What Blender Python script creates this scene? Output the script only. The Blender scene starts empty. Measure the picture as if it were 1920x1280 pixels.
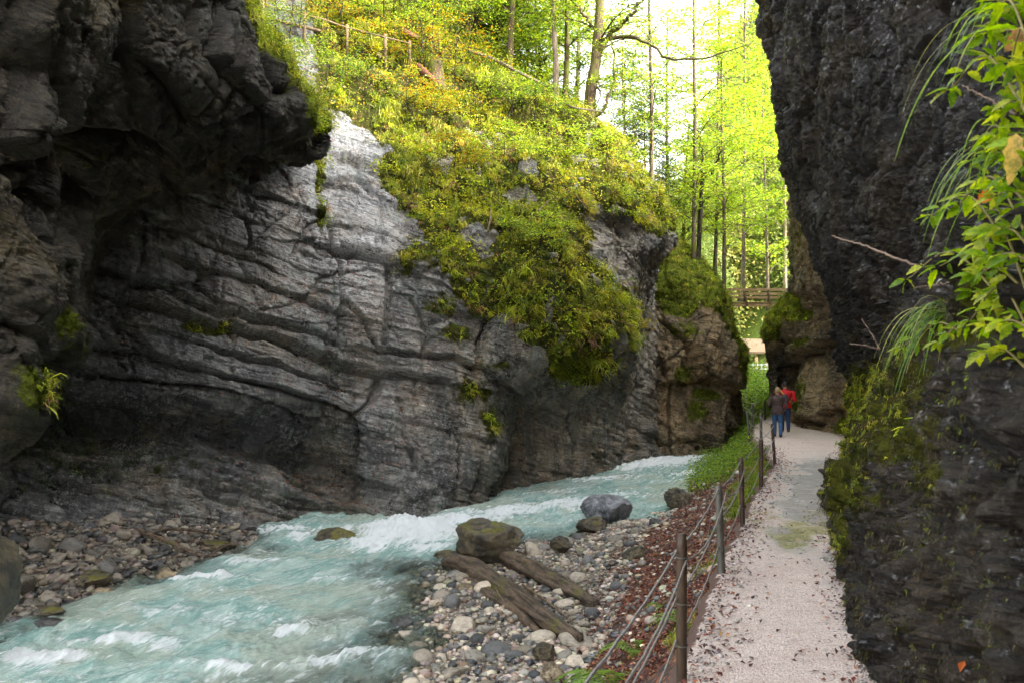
import bpy, math, random
import numpy as np
from mathutils import Vector
random.seed(7)
RNG = np.random.default_rng(11)
SC = bpy.context.scene
COL = SC.collection
F, CX, HY, CZ = 1867.0, 960.0, 700.0, 2.2      # focal length in photo pixels, horizon row, eye height

def W(px, py, Y):
    px = np.asarray(px, float); py = np.asarray(py, float); Y = np.asarray(Y, float)
    return np.stack([(px-CX)*Y/F, Y, CZ-(py-HY)*Y/F], -1)

# ------------------------------------------------------------------ noise
def _h(i, j, k, s):
    n = (i*374761393 + j*668265263 + k*2147483647 + s*1274126177) & 0xffffffff
    n = ((n ^ (n >> 13))*1103515245) & 0xffffffff
    n = ((n ^ (n >> 16))*2654435761) & 0xffffffff
    return (n ^ (n >> 15)) & 0xffffffff
def noise(P, s=0):
    P = np.asarray(P, float); I = np.floor(P).astype(np.int64); f = P-I
    u = f*f*f*(f*(f*6-15)+10); r = 0
    for a in (0, 1):
        for b in (0, 1):
            for c in (0, 1):
                h = _h(I[..., 0]+a, I[..., 1]+b, I[..., 2]+c, s)
                gx = (h & 1023)/511.5-1; gy = ((h >> 10) & 1023)/511.5-1; gz = ((h >> 20) & 1023)/511.5-1
                d = gx*(f[..., 0]-a)+gy*(f[..., 1]-b)+gz*(f[..., 2]-c)
                w = (u[..., 0] if a else 1-u[..., 0])*(u[..., 1] if b else 1-u[..., 1])*(u[..., 2] if c else 1-u[..., 2])
                r = r+w*d
    return r
def fbm(P, o=4, s=0, lac=2.03, g=.5):
    P = np.asarray(P, float); r = 0; a = 1
    for k in range(o):
        r = r+a*noise(P, s+k); P = P*lac+17.3; a *= g
    return r
def ridged(P, o=4, s=0, g=.5):
    P = np.asarray(P, float); r = 0; a = 1
    for k in range(o):
        r = r+a*(1-2*np.abs(noise(P, s+k))); P = P*2.07+9.1; a *= g
    return r
def voro(P, s=0):
    """F1, F2 and a random value of the nearest cell"""
    P = np.asarray(P, float); I = np.floor(P).astype(np.int64)
    f1 = np.full(P.shape[:-1], 9.); f2 = f1.copy(); v = np.zeros(P.shape[:-1])
    for a in (-1, 0, 1):
        for b in (-1, 0, 1):
            for c in (-1, 0, 1):
                i, j, k = I[..., 0]+a, I[..., 1]+b, I[..., 2]+c
                h = _h(i, j, k, s); h2 = _h(i, j, k, s+77)
                d = np.sqrt((i+(h & 1023)/1023.-P[..., 0])**2+(j+((h >> 10) & 1023)/1023.-P[..., 1])**2+(k+((h >> 20) & 1023)/1023.-P[..., 2])**2)
                m = d < f1
                f2 = np.where(m, f1, np.minimum(f2, d)); v = np.where(m, (h2 & 0xffff)/65535., v); f1 = np.where(m, d, f1)
    return f1, f2, v
def sstep(a, b, x):
    t = np.clip((x-a)/(b-a), 0, 1); return t*t*(3-2*t)

# ------------------------------------------------------------------ objects
def tag(o, label=None, cat=None, group=None, kind=None):
    if label: o['label'] = label
    if cat: o['category'] = cat
    if group: o['group'] = group
    if kind: o['kind'] = kind
    return o
def mk(name, V, Fs, mat, parent=None, smooth=True, attrs=None, col=None):
    """V (n,3); Fs one index array (m,k) or a list of such arrays"""
    me = bpy.data.meshes.new(name)
    V = np.asarray(V, np.float32).reshape(-1, 3)
    if isinstance(Fs, np.ndarray): Fs = [Fs]
    Fs = [np.asarray(f, np.int32) for f in Fs if len(f)]
    me.vertices.add(len(V)); me.vertices.foreach_set('co', V.ravel())
    idx = np.concatenate([f.ravel() for f in Fs]); tot = np.concatenate([np.full(len(f), f.shape[1], np.int32) for f in Fs])
    me.loops.add(len(idx)); me.loops.foreach_set('vertex_index', idx)
    me.polygons.add(len(tot)); me.polygons.foreach_set('loop_start', np.concatenate([[0], np.cumsum(tot)[:-1]]).astype(np.int32))
    me.polygons.foreach_set('use_smooth', np.full(len(tot), smooth))
    if attrs:
        for k, a in attrs.items():
            at = me.attributes.new(k, 'FLOAT', 'POINT'); at.data.foreach_set('value', np.asarray(a, np.float32).ravel())
    if col is not None:
        c = np.ones((len(V), 4), np.float32); c[:, :3] = np.asarray(col).reshape(-1, 3)
        at = me.attributes.new('col', 'FLOAT_COLOR', 'POINT'); at.data.foreach_set('color', c.ravel())
    me.update(calc_edges=True); me.validate()
    o = bpy.data.objects.new(name, me); COL.objects.link(o)
    if mat: me.materials.append(mat)
    if parent: o.parent = parent
    return o
def empty(name, loc=(0, 0, 0), rz=0):
    o = bpy.data.objects.new(name, None); COL.objects.link(o); o.location = [float(c) for c in loc]; o.rotation_euler = (0, 0, rz); o.empty_display_size = .2
    return o
def copy_tree(o, parent=None):
    c = o.copy(); COL.objects.link(c); c.parent = parent
    for ch in list(o.children): copy_tree(ch, c)
    return c
def gridf(n, m):
    a = np.arange(n*m).reshape(n, m)
    return np.stack([a[:-1, :-1], a[:-1, 1:], a[1:, 1:], a[1:, :-1]], -1).reshape(-1, 4)
class MB:
    """collects pieces into one mesh"""
    def __init__(s): s.V = []; s.F = {}; s.C = []; s.n = 0
    def add(s, V, Fs, col=None):
        V = np.asarray(V, float).reshape(-1, 3)
        if isinstance(Fs, np.ndarray): Fs = [Fs]
        for f in Fs:
            if len(f): s.F.setdefault(f.shape[1], []).append(np.asarray(f)+s.n)
        s.V.append(V); s.n += len(V)
        if col is not None:
            col = np.asarray(col, float); s.C.append(np.broadcast_to(col, V.shape) if col.ndim == 1 else col.reshape(-1, 3))
    def build(s, name, mat, parent=None, smooth=True):
        V = np.concatenate(s.V); Fs = [np.concatenate(f) for f in s.F.values()]
        return mk(name, V, Fs, mat, parent, smooth, col=np.concatenate(s.C) if s.C else None)
def crom(P, t):
    """Catmull-Rom along axis 0 at parameters t"""
    P = np.asarray(P, float); n = len(P)
    i = np.clip(np.floor(t).astype(int), 0, n-2); f = (t-i).reshape((-1,)+(1,)*(P.ndim-1))
    g = lambda k: P[np.clip(k, 0, n-1)]
    a, b, c, d = g(i-1), g(i), g(i+1), g(i+2)
    a = np.where((i == 0).reshape(f.shape), 2*b-c, a); d = np.where((i == n-2).reshape(f.shape), 2*c-b, d)
    return .5*((2*b)+(c-a)*f+(2*a-5*b+4*c-d)*f*f+(3*b-a-3*c+d)*f**3)
def tube(pts, rad, seg=8, jit=0, seed=0, cap=True):
    P = np.asarray(pts, float); n = len(P); R = np.broadcast_to(np.asarray(rad, float), (n,))
    T = np.gradient(P, axis=0); T /= np.linalg.norm(T, axis=1)[:, None]+1e-9
    up = np.array([0, 0, 1.]) if abs(T[:, 2]).mean() < .8 else np.array([1., 0, 0])
    A = np.cross(T, up); A /= np.linalg.norm(A, axis=1)[:, None]+1e-9; B = np.cross(T, A)
    th = np.linspace(0, 2*math.pi, seg, endpoint=False)
    rr = np.ones((n, seg))
    if jit: rr += jit*np.random.default_rng(seed).normal(size=(n, seg))
    V = P[:, None]+R[:, None, None]*rr[..., None]*(np.cos(th)[None, :, None]*A[:, None]+np.sin(th)[None, :, None]*B[:, None])
    a = np.arange(n*seg).reshape(n, seg); b = np.roll(a, -1, 1)
    Q = np.stack([a[:-1], b[:-1], b[1:], a[1:]], -1).reshape(-1, 4)
    V = V.reshape(-1, 3); Fs = [Q]
    if cap:
        V = np.concatenate([V, P[:1], P[-1:]]); c0, c1 = n*seg, n*seg+1
        Fs.append(np.stack([b[0], a[0], np.full(seg, c0)], -1)); Fs.append(np.stack([a[-1], b[-1], np.full(seg, c1)], -1))
    return V, Fs
def smooth_path(pts, n):
    P = np.asarray(pts, float); return crom(P, np.linspace(0, len(P)-1, n))
def box(c, s, R=None):
    v = np.array([[x, y, z] for x in (-.5, .5) for y in (-.5, .5) for z in (-.5, .5)])*np.asarray(s, float)
    if R is not None: v = v@np.asarray(R).T
    return v+np.asarray(c, float), np.array([[0, 1, 3, 2], [4, 6, 7, 5], [0, 4, 5, 1], [2, 3, 7, 6], [0, 2, 6, 4], [1, 5, 7, 3]])
def beam(p, q, w, h):
    p = np.asarray(p, float); q = np.asarray(q, float); d = q-p; L = np.linalg.norm(d); x = d/L
    up = np.array([0, 0, 1.]) if abs(x[2]) < .9 else np.array([0, 1., 0]); y = np.cross(up, x); y /= np.linalg.norm(y); z = np.cross(x, y)
    return box((p+q)/2, (L, w, h), np.stack([x, y, z], 1))

# ------------------------------------------------------------------ materials
class NT:
    def __init__(s, name):
        s.m = bpy.data.materials.new(name); s.m.use_nodes = True; s.t = s.m.node_tree; s.t.nodes.clear()
        s.out = s.n('ShaderNodeOutputMaterial')
    def n(s, ty, **k):
        nd = s.t.nodes.new(ty)
        for a, b in k.items(): setattr(nd, a, b)
        return nd
    def L(s, a, b): s.t.links.new(a, b)
    def setin(s, sock, v):
        if isinstance(v, bpy.types.NodeSocket): s.L(v, sock)
        else: sock.default_value = v
    def noise(s, vec, scale, det=6, rough=.6, dist=0):
        nd = s.n('ShaderNodeTexNoise'); s.L(vec, nd.inputs['Vector']); nd.inputs['Scale'].default_value = scale
        nd.inputs['Detail'].default_value = det; nd.inputs['Roughness'].default_value = rough; nd.inputs['Distortion'].default_value = dist
        return nd.outputs['Fac']
    def voro(s, vec, scale, feat='F1', out='Distance'):
        nd = s.n('ShaderNodeTexVoronoi', feature=feat); s.L(vec, nd.inputs['Vector']); nd.inputs['Scale'].default_value = scale
        return nd.outputs[out]
    def ramp(s, fac, a, b, lo=0., hi=1.):
        nd = s.n('ShaderNodeMapRange'); nd.interpolation_type = 'SMOOTHSTEP'; s.L(fac, nd.inputs[0])
        for i, v in zip((1, 2, 3, 4), (a, b, lo, hi)): nd.inputs[i].default_value = v
        return nd.outputs[0]
    def math(s, op, a, b=0.):
        nd = s.n('ShaderNodeMath', operation=op); s.setin(nd.inputs[0], a); s.setin(nd.inputs[1], b); return nd.outputs[0]
    def mix(s, f, a, b, mode='MIX'):
        nd = s.n('ShaderNodeMix', data_type='RGBA', blend_type=mode); s.setin(nd.inputs[0], f)
        for k, v in ((6, a), (7, b)):
            s.setin(nd.inputs[k], v if isinstance(v, bpy.types.NodeSocket) else (*v, 1) if len(v) == 3 else v)
        return nd.outputs[2]
    def attr(s, name, out='Fac'):
        nd = s.n('ShaderNodeAttribute', attribute_name=name); return nd.outputs[out]
    def pos(s, scale=(1, 1, 1), rot=(0, 0, 0), obj=False):
        src = s.n('ShaderNodeTexCoord').outputs['Object'] if obj else s.n('ShaderNodeNewGeometry').outputs['Position']
        m0 = s.n('ShaderNodeMapping'); s.L(src, m0.inputs[0]); m0.inputs['Rotation'].default_value = rot
        m = s.n('ShaderNodeMapping'); s.L(m0.outputs[0], m.inputs[0]); m.inputs['Scale'].default_value = scale
        return m.outputs[0]
    def bump(s, h, dist, strength=1., nrm=None):
        nd = s.n('ShaderNodeBump'); s.L(h, nd.inputs['Height']); nd.inputs['Distance'].default_value = dist; nd.inputs['Strength'].default_value = strength
        if nrm is not None: s.L(nrm, nd.inputs['Normal'])
        return nd.outputs[0]
    def pbsdf(s, col, rough=.6, nrm=None, spec=.5, link=True, **k):
        b = s.n('ShaderNodeBsdfPrincipled'); s.setin(b.inputs['Base Color'], col if isinstance(col, bpy.types.NodeSocket) else (*col, 1)); s.setin(b.inputs['Roughness'], rough)
        s.setin(b.inputs['Specular IOR Level'], spec)
        if nrm is not None: s.L(nrm, b.inputs['Normal'])
        for a, v in k.items(): s.setin(b.inputs[a.replace('_', ' ')], v)
        if link: s.L(b.outputs[0], s.out.inputs[0])
        return b
def rock_mat(name, c_dark, c_mid, c_light, warm, wet=.5, streak=.5, strata=(.26*.8, .26*.6, 1.), knob=False, moss_col=((.055, .075, .008), (.14, .16, .02))):
    """wet layered limestone; 'moss' paints moss where it grows, 'tone' how bleached the stone is"""
    t = NT(name); g = t.pos()
    rx = math.atan2(strata[1], strata[2]); ry = -math.atan2(strata[0], strata[2])
    lay = t.pos((.5, .5, 5.5), (rx, ry, 0)); lay2 = t.pos((.9, .9, 22.), (rx, ry, 0))
    vert = t.pos((1.5, 1.5, .14))
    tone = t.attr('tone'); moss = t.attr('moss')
    big = t.noise(g, .45, 5, .6); med = t.noise(g, 2.1, 8, .65); fine = t.noise(g, 11., 8, .7)
    ln = t.noise(lay, 1., 7, .7, .4); ln2 = t.noise(lay2, 1., 5, .7, .3); vs = t.noise(vert, 1., 6, .6)
    k = t.math('ADD', t.math('MULTIPLY', big, .45), t.math('ADD', t.math('MULTIPLY', med, .3), t.math('MULTIPLY', ln, .25)))
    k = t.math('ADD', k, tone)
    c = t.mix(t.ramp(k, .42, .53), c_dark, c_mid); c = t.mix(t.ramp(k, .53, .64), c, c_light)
    c = t.mix(t.ramp(t.noise(t.pos((.3, .3, .6)), 1., 5, .65), .50, .60, 0, .7), c, warm); c = t.mix(t.math('MULTIPLY', t.attr('warm'), .75), c, t.mix(1., c, (1.3, .98, .58), 'MULTIPLY'))
    st = t.ramp(vs, .50, .58, 0, streak); c = t.mix(st, c, c_dark)
    st2 = t.ramp(t.noise(t.pos((2.3, 2.3, .2)), 1., 5, .65), .55, .63, 0, streak*.7); c = t.mix(st2, c, (c_light[0]*.72, c_light[1]*.86, c_light[2]*.76))
    c = t.mix(t.ramp(fine, .51, .62, 0, .32), c, tuple(x*1.5 for x in c_light)); c = t.mix(t.ramp(fine, .40, .49, .42, 0), c, tuple(x*.4 for x in c_dark)); vf = t.noise(g, 34., 6, .75); c = t.mix(t.ramp(vf, .42, .49, .3, 0), c, tuple(x*.4 for x in c_dark)); c = t.mix(t.ramp(vf, .56, .62, 0, .2), c, tuple(x*1.6 for x in c_light))
    c = t.mix(t.ramp(ln2, .54, .60, 0, .6), c, tuple(x*.4 for x in c_dark)); c = t.mix(t.ramp(t.noise(t.pos((.8, .8, 50.), (rx, ry, 0)), 1., 4, .7, .2), .55, .60, 0, .5), c, tuple(x*.4 for x in c_dark))
    def crk(vec, sc, wdt, d=3, ds=.3):
        return t.ramp(t.math('ABSOLUTE', t.math('SUBTRACT', t.noise(vec, sc, d, .5, ds), .5)), 0., wdt, 1., 0.)
    ck = t.math('MAXIMUM', crk(t.pos((.45, .45, 2.6), (rx, ry, 0)), 1., .010), crk(t.pos((.8, .8, 6.), (rx, ry, .5)), 1.3, .014))
    ck = t.math('MAXIMUM', ck, t.math('MULTIPLY', crk(t.pos((.9, .9, .35)), 1., .007, 2), .8)); ck = t.math('MULTIPLY', ck, t.ramp(t.noise(g, .8, 3, .5), .42, .52, .15, 1.))
    c = t.mix(t.math('MULTIPLY', ck, .85), c, tuple(x*.25 for x in c_dark))
    mn = t.noise(g, 3.2, 8, .75)
    mf = t.math('MULTIPLY', t.ramp(t.math('ADD', t.math('MULTIPLY', moss, 1.1), t.math('MULTIPLY', t.math('SUBTRACT', mn, .5), 1.6)), .28, .52), 1.)
    mc = t.mix(t.ramp(t.noise(g, 6., 5, .7), .35, .65), moss_col[0], moss_col[1])
    mc = t.mix(t.ramp(t.noise(g, 1.3, 5, .7), .5, .7, 0, .7), mc, (.06, .04, .02))
    c = t.mix(mf, c, mc)
    vo = t.voro(g, 7., 'F1'); h = t.math('ADD', t.math('MULTIPLY', ln2, .45), t.math('ADD', t.math('MULTIPLY', fine, .8), t.math('MULTIPLY', ln, .6)))
    if knob: h = t.math('ADD', h, t.math('MULTIPLY', vo, -.9))
    h2 = t.noise(g, 45., 6, .7)
    nb = t.bump(h2, .03, 1., t.bump(t.math('SUBTRACT', h, t.math('MULTIPLY', ck, .8)), .16, 1.))
    wn = t.noise(t.pos((.8, .8, .25)), 1., 5, .6)
    ro = t.ramp(wn, .42, .58, .16 if wet > .7 else .28 if wet > .4 else .5, .75); ro = t.math('ADD', ro, t.math('MULTIPLY', mf, .4)); ro = t.math('MINIMUM', t.math('ADD', ro, t.math('MULTIPLY', t.math('SUBTRACT', fine, .5), .5)), .95)
    cw = t.math('MULTIPLY', t.ramp(t.noise(g, 17. if knob else 1.6, 5, .7), .55, .64), (.75 if knob else .35 if wet > .5 else 0.)); cw = t.math('MULTIPLY', cw, t.math('SUBTRACT', 1., mf))
    t.pbsdf(c, ro, nb, spec=t.math('MULTIPLY', t.math('SUBTRACT', 1.05, mf), wet), Coat_Weight=cw, Coat_Roughness=.12 if knob else .25)
    return t.m
def leaf_mat(name, trans=.5, rough=.45, tint=(1, 1, 1), spec=.3, var=False):
    t = NT(name); c = t.mix(1., t.attr('col', 'Color'), tint, 'MULTIPLY')
    if var: c = t.mix(t.ramp(t.noise(t.pos(), 45., 4, .7), .38, .62), t.mix(1., c, (.55, .62, .5), 'MULTIPLY'), t.mix(1., c, (1.25, 1.1, 1.), 'MULTIPLY'))
    p = t.pbsdf(c, rough, spec=spec, link=False); tr = t.n('ShaderNodeBsdfTranslucent')
    hs = t.n('ShaderNodeHueSaturation'); hs.inputs['Value'].default_value = 1.5; hs.inputs['Saturation'].default_value = 1.05; t.L(c, hs.inputs['Color']); t.L(hs.outputs[0], tr.inputs[0])
    mx = t.n('ShaderNodeMixShader'); mx.inputs[0].default_value = trans; t.L(p.outputs[0], mx.inputs[1]); t.L(tr.outputs[0], mx.inputs[2]); t.L(mx.outputs[0], t.out.inputs[0])
    return t.m
def bark_mat(name, a, b, moss=.3, mc=(.10, .12, .015)):
    t = NT(name); g = t.pos((1, 1, .25)); n1 = t.noise(g, 14., 7, .7); n2 = t.noise(t.pos(), 2.2, 6, .7)
    c = t.mix(t.ramp(n1, .35, .65), a, b); c = t.mix(t.ramp(n2, .62-moss*.4, .72-moss*.3), c, mc)
    t.pbsdf(c, .85, t.bump(n1, .04, .9), spec=.2); return t.m
def simple_mat(name, c, rough=.7, var=.3, scale=8., bump=.01, spec=.3, metal=0., stretch=(1, 1, 1), obj=False):
    t = NT(name); n = t.noise(t.pos(stretch, obj=obj), scale, 6, .65)
    cc = t.mix(t.ramp(n, .3, .7), tuple(x*(1-var) for x in c), tuple(min(1, x*(1+var)) for x in c))
    t.pbsdf(cc, rough, t.bump(n, bump, .8), spec=spec, Metallic=metal); return t.m
M = {}
M['cliff'] = rock_mat('grey_limestone', (.045, .048, .046), (.19, .195, .185), (.42, .415, .40), (.19, .15, .09), wet=.9, streak=.55, moss_col=((.03, .034, .008), (.085, .085, .015)))
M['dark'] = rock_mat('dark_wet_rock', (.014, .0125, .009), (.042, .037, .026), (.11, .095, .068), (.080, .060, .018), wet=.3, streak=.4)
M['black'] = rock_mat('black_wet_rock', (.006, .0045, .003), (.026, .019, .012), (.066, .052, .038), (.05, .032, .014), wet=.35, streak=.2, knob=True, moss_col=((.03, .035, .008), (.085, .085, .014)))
M['brown'] = rock_mat('brown_limestone', (.045, .038, .026), (.21, .175, .115), (.42, .37, .27), (.24, .18, .09), wet=.35, streak=.4)
# ------------------------------------------------------------------ rock masses
def polydist(px, py, pl):
    """distance to a polyline and the signed side (positive below / right)"""
    d = np.full(px.shape, 1e9); sg = np.zeros(px.shape)
    for (ax, ay), (bx, by) in zip(pl[:-1], pl[1:]):
        vx, vy = bx-ax, by-ay; L2 = vx*vx+vy*vy
        t = np.clip(((px-ax)*vx+(py-ay)*vy)/L2, 0, 1)
        dx, dy = px-ax-t*vx, py-ay-t*vy; dd = np.hypot(dx, dy); m = dd < d
        d = np.where(m, dd, d); sg = np.where(m, np.sign(vx*dy-vy*dx), sg)
    return d, sg
def inpoly(px, py, pl, soft=14.):
    ins = np.zeros(px.shape, bool); n = len(pl)
    for i in range(n):
        (ax, ay), (bx, by) = pl[i], pl[(i+1) % n]
        if ay == by: continue
        ins ^= ((ay > py) != (by > py)) & (px < (bx-ax)*(py-ay)/(by-ay)+ax)
    d, _ = polydist(px, py, list(pl)+[pl[0]])
    return sstep(-soft, soft, np.where(ins, d, -d))
def refine(net, nu, nv):
    """net (R,C,3) -> (nu,nv,3), samples spread by the average span"""
    net = np.asarray(net, float)
    def par(A, n):
        d = np.abs(np.diff(A[..., :2], axis=0)).sum(-1)+8*np.abs(np.diff(A[..., 2], axis=0)); d = np.clip(d.mean(1), 12, 400)
        s = np.concatenate([[0], np.cumsum(d)]); return np.interp(np.linspace(0, s[-1], n), s, np.arange(len(s)))
    A = crom(net, par(net, nu)); A = crom(A.transpose(1, 0, 2), par(net.transpose(1, 0, 2), nv)).transpose(1, 0, 2)
    return A
def normals(P, flip_to=(0, 0, 2.2)):
    du = np.gradient(P, axis=0); dv = np.gradient(P, axis=1); N = np.cross(du, dv); N /= np.linalg.norm(N, axis=-1)[..., None]+1e-9
    # smooth the field a little so that overhangs displace cleanly
    s = np.sign(np.median((N*(np.asarray(flip_to)-P)).sum(-1))); N *= s
    for _ in range(3):
        Q = np.pad(N, ((1, 1), (1, 1), (0, 0)), 'edge'); N = (Q[:-2, 1:-1]+Q[2:, 1:-1]+Q[1:-1, :-2]+Q[1:-1, 2:]+N)/5
    N /= np.linalg.norm(N, axis=-1)[..., None]+1e-9
    return N, s
SN = np.array([.26*.8, .26*.6, 1.]); SN /= np.linalg.norm(SN)
def strata(P, h, seed, warp=.35, n=SN):
    """terraced ledges: a sawtooth along the bedding normal"""
    s = (P@n)+warp*fbm(P*.22, 3, seed)+.05*fbm(P*1.6, 2, seed+9)
    q = s/h; i = np.floor(q); f = q-i; f = np.clip(f, 0, 1)
    hs = _h(i.astype(np.int64), np.zeros_like(i, np.int64), np.zeros_like(i, np.int64), seed)/4294967295.
    return sstep(0, .10, f)*(1-.55*f)*(.35+.65*hs), f      # proud just above each bedding joint, receding upward
def bricks(P, h, seed, wob=.25):
    """broken beds: every bed is cut into blocks that stand a little proud or back"""
    s = (P@SN)+wob*fbm(P*.25, 3, seed)+.04*fbm(P*1.8, 2, seed+9); q = s/h; i = np.floor(q); f = q-i
    Q_ = (P-(P@SN)[..., None]*SN)/(h*4.5)+.12*np.stack([noise(P*2, seed+1), noise(P*2, seed+2), noise(P*2, seed+3)], -1); Q_ = Q_*np.array([1, 1, .8])+(i*7.31)[..., None]
    f1, f2, v = voro(Q_, seed); e = np.minimum(f, 1-f)*h
    return (v-.5), np.exp(-(e/.022)**2)+.8*np.exp(-((f2-f1)*h*4.5/.045)**2)
def surf(name, net, nu, nv, mat, amp=(.5, .25, .12, .06), strat=1., block=1., cracks=(), mossf=None, tonef=None, disp=None, label=None, cat=None, kind=None, space='px', eye=(0, 0, 2.2)):
    A = refine(net, nu, nv); P = W(A[..., 0], A[..., 1], A[..., 2]) if space == 'px' else A
    N, s = normals(P, eye)
    if space == 'px': px, py = A[..., 0], A[..., 1]
    else: px = CX+F*P[..., 0]/np.maximum(P[..., 1], .3); py = HY-F*(P[..., 2]-CZ)/np.maximum(P[..., 1], .3)
    D = amp[0]*fbm(P*.22, 3, 3)+amp[1]*fbm(P*.8, 3, 21)
    if block:
        Q = P+.25*np.stack([noise(P*.9, 31), noise(P*.9, 32), noise(P*.9, 33)], -1)
        Q = Q-(.35*(Q@SN))[..., None]*SN
        f1, f2, v = voro(Q*.42, 5); D += block*(.30*(v-.5)-.14*np.exp(-((f2-f1)/.03)**2))
        f1, f2, v = voro(Q*1.25+4.2, 6); D += block*(.13*(v-.5)-.05*np.exp(-((f2-f1)/.04)**2))
    if strat:
        wm = .5+.9*np.clip(fbm(P*.3, 2, 55)+.35, 0, 1)
        a, _ = strata(P, .85, 41); b, _ = strata(P, .27, 42, .3); c, _ = strata(P, .10, 43, .3)
        D += strat*wm*(.15*a+.06*b+.03*c)
    if strat:
        mk_ = sstep(-.15, .25, fbm(P*.35, 3, 155)+(.5*sstep(760, 820, py) if name == 'cliff' else 0.)+(.0 if space != 'px' or name != 'cliff' else -.25*np.exp(-((px-430)/150)**2-((py-420)/110)**2)))
        for h_, a_, sd_ in ((.62, .22, 301), (.24, .09, 305), (.11, .03, 309)):
            v, gr = bricks(P, h_, sd_); D += min(1., strat*1.2)*(a_*v*mk_-a_*.28*gr*(.3+.7*mk_))
    D += amp[2]*ridged(P*1.7, 4, 61)*.5+amp[3]*fbm(P*5., 5, 71, g=.6)
    if cracks:
        jx = px+9*fbm(P*.9, 3, 91); jy = py+9*fbm(P*.9, 3, 95)
        for pl, w, dep, step in cracks:
            pl = [tuple(q) for q in pl]; x0, y0 = np.min(pl, 0)-160; x1, y1 = np.max(pl, 0)+160
            m = (jx > x0) & (jx < x1) & (jy > y0) & (jy < y1)
            if not m.any(): continue
            d, sg = polydist(jx[m], jy[m], pl); v = -dep*np.exp(-(d/w)**2)
            if step: v -= step*sstep(-w*.7, w*.7, d*sg)*np.exp(-np.maximum(d*sg, 0)/70.)*np.exp(-np.maximum(-d*sg, 0)/3.)
            D[m] += v
    if disp is not None: D = disp(D, P, N, px, py)
    P = P+N*D[..., None]
    moss = mossf(P, N, px, py) if mossf else np.zeros(px.shape); tone = tonef(P, px, py) if tonef else np.zeros(px.shape); warm = np.clip(.22+sstep(650, 1000, px)+.3*fbm(P*.5, 3, 99)-.6*np.exp(-((px-640)/90)**2-((py-330)/110)**2), 0, 1) if space == 'px' else tone*0
    n, m = px.shape; Fq = gridf(n, m)
    if s < 0: Fq = Fq[:, ::-1]
    o = mk(name, P.reshape(-1, 3), np.ascontiguousarray(Fq), M[mat] if isinstance(mat, str) else mat, smooth=True, attrs={'moss': moss, 'tone': tone, 'warm': warm})
    tag(o, label, cat, kind=kind)
    N2, _ = normals(P, eye)
    return dict(P=P, N=N2, px=px, py=py, moss=moss, o=o)

def row(*a): return list(a)
Q = 0
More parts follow.
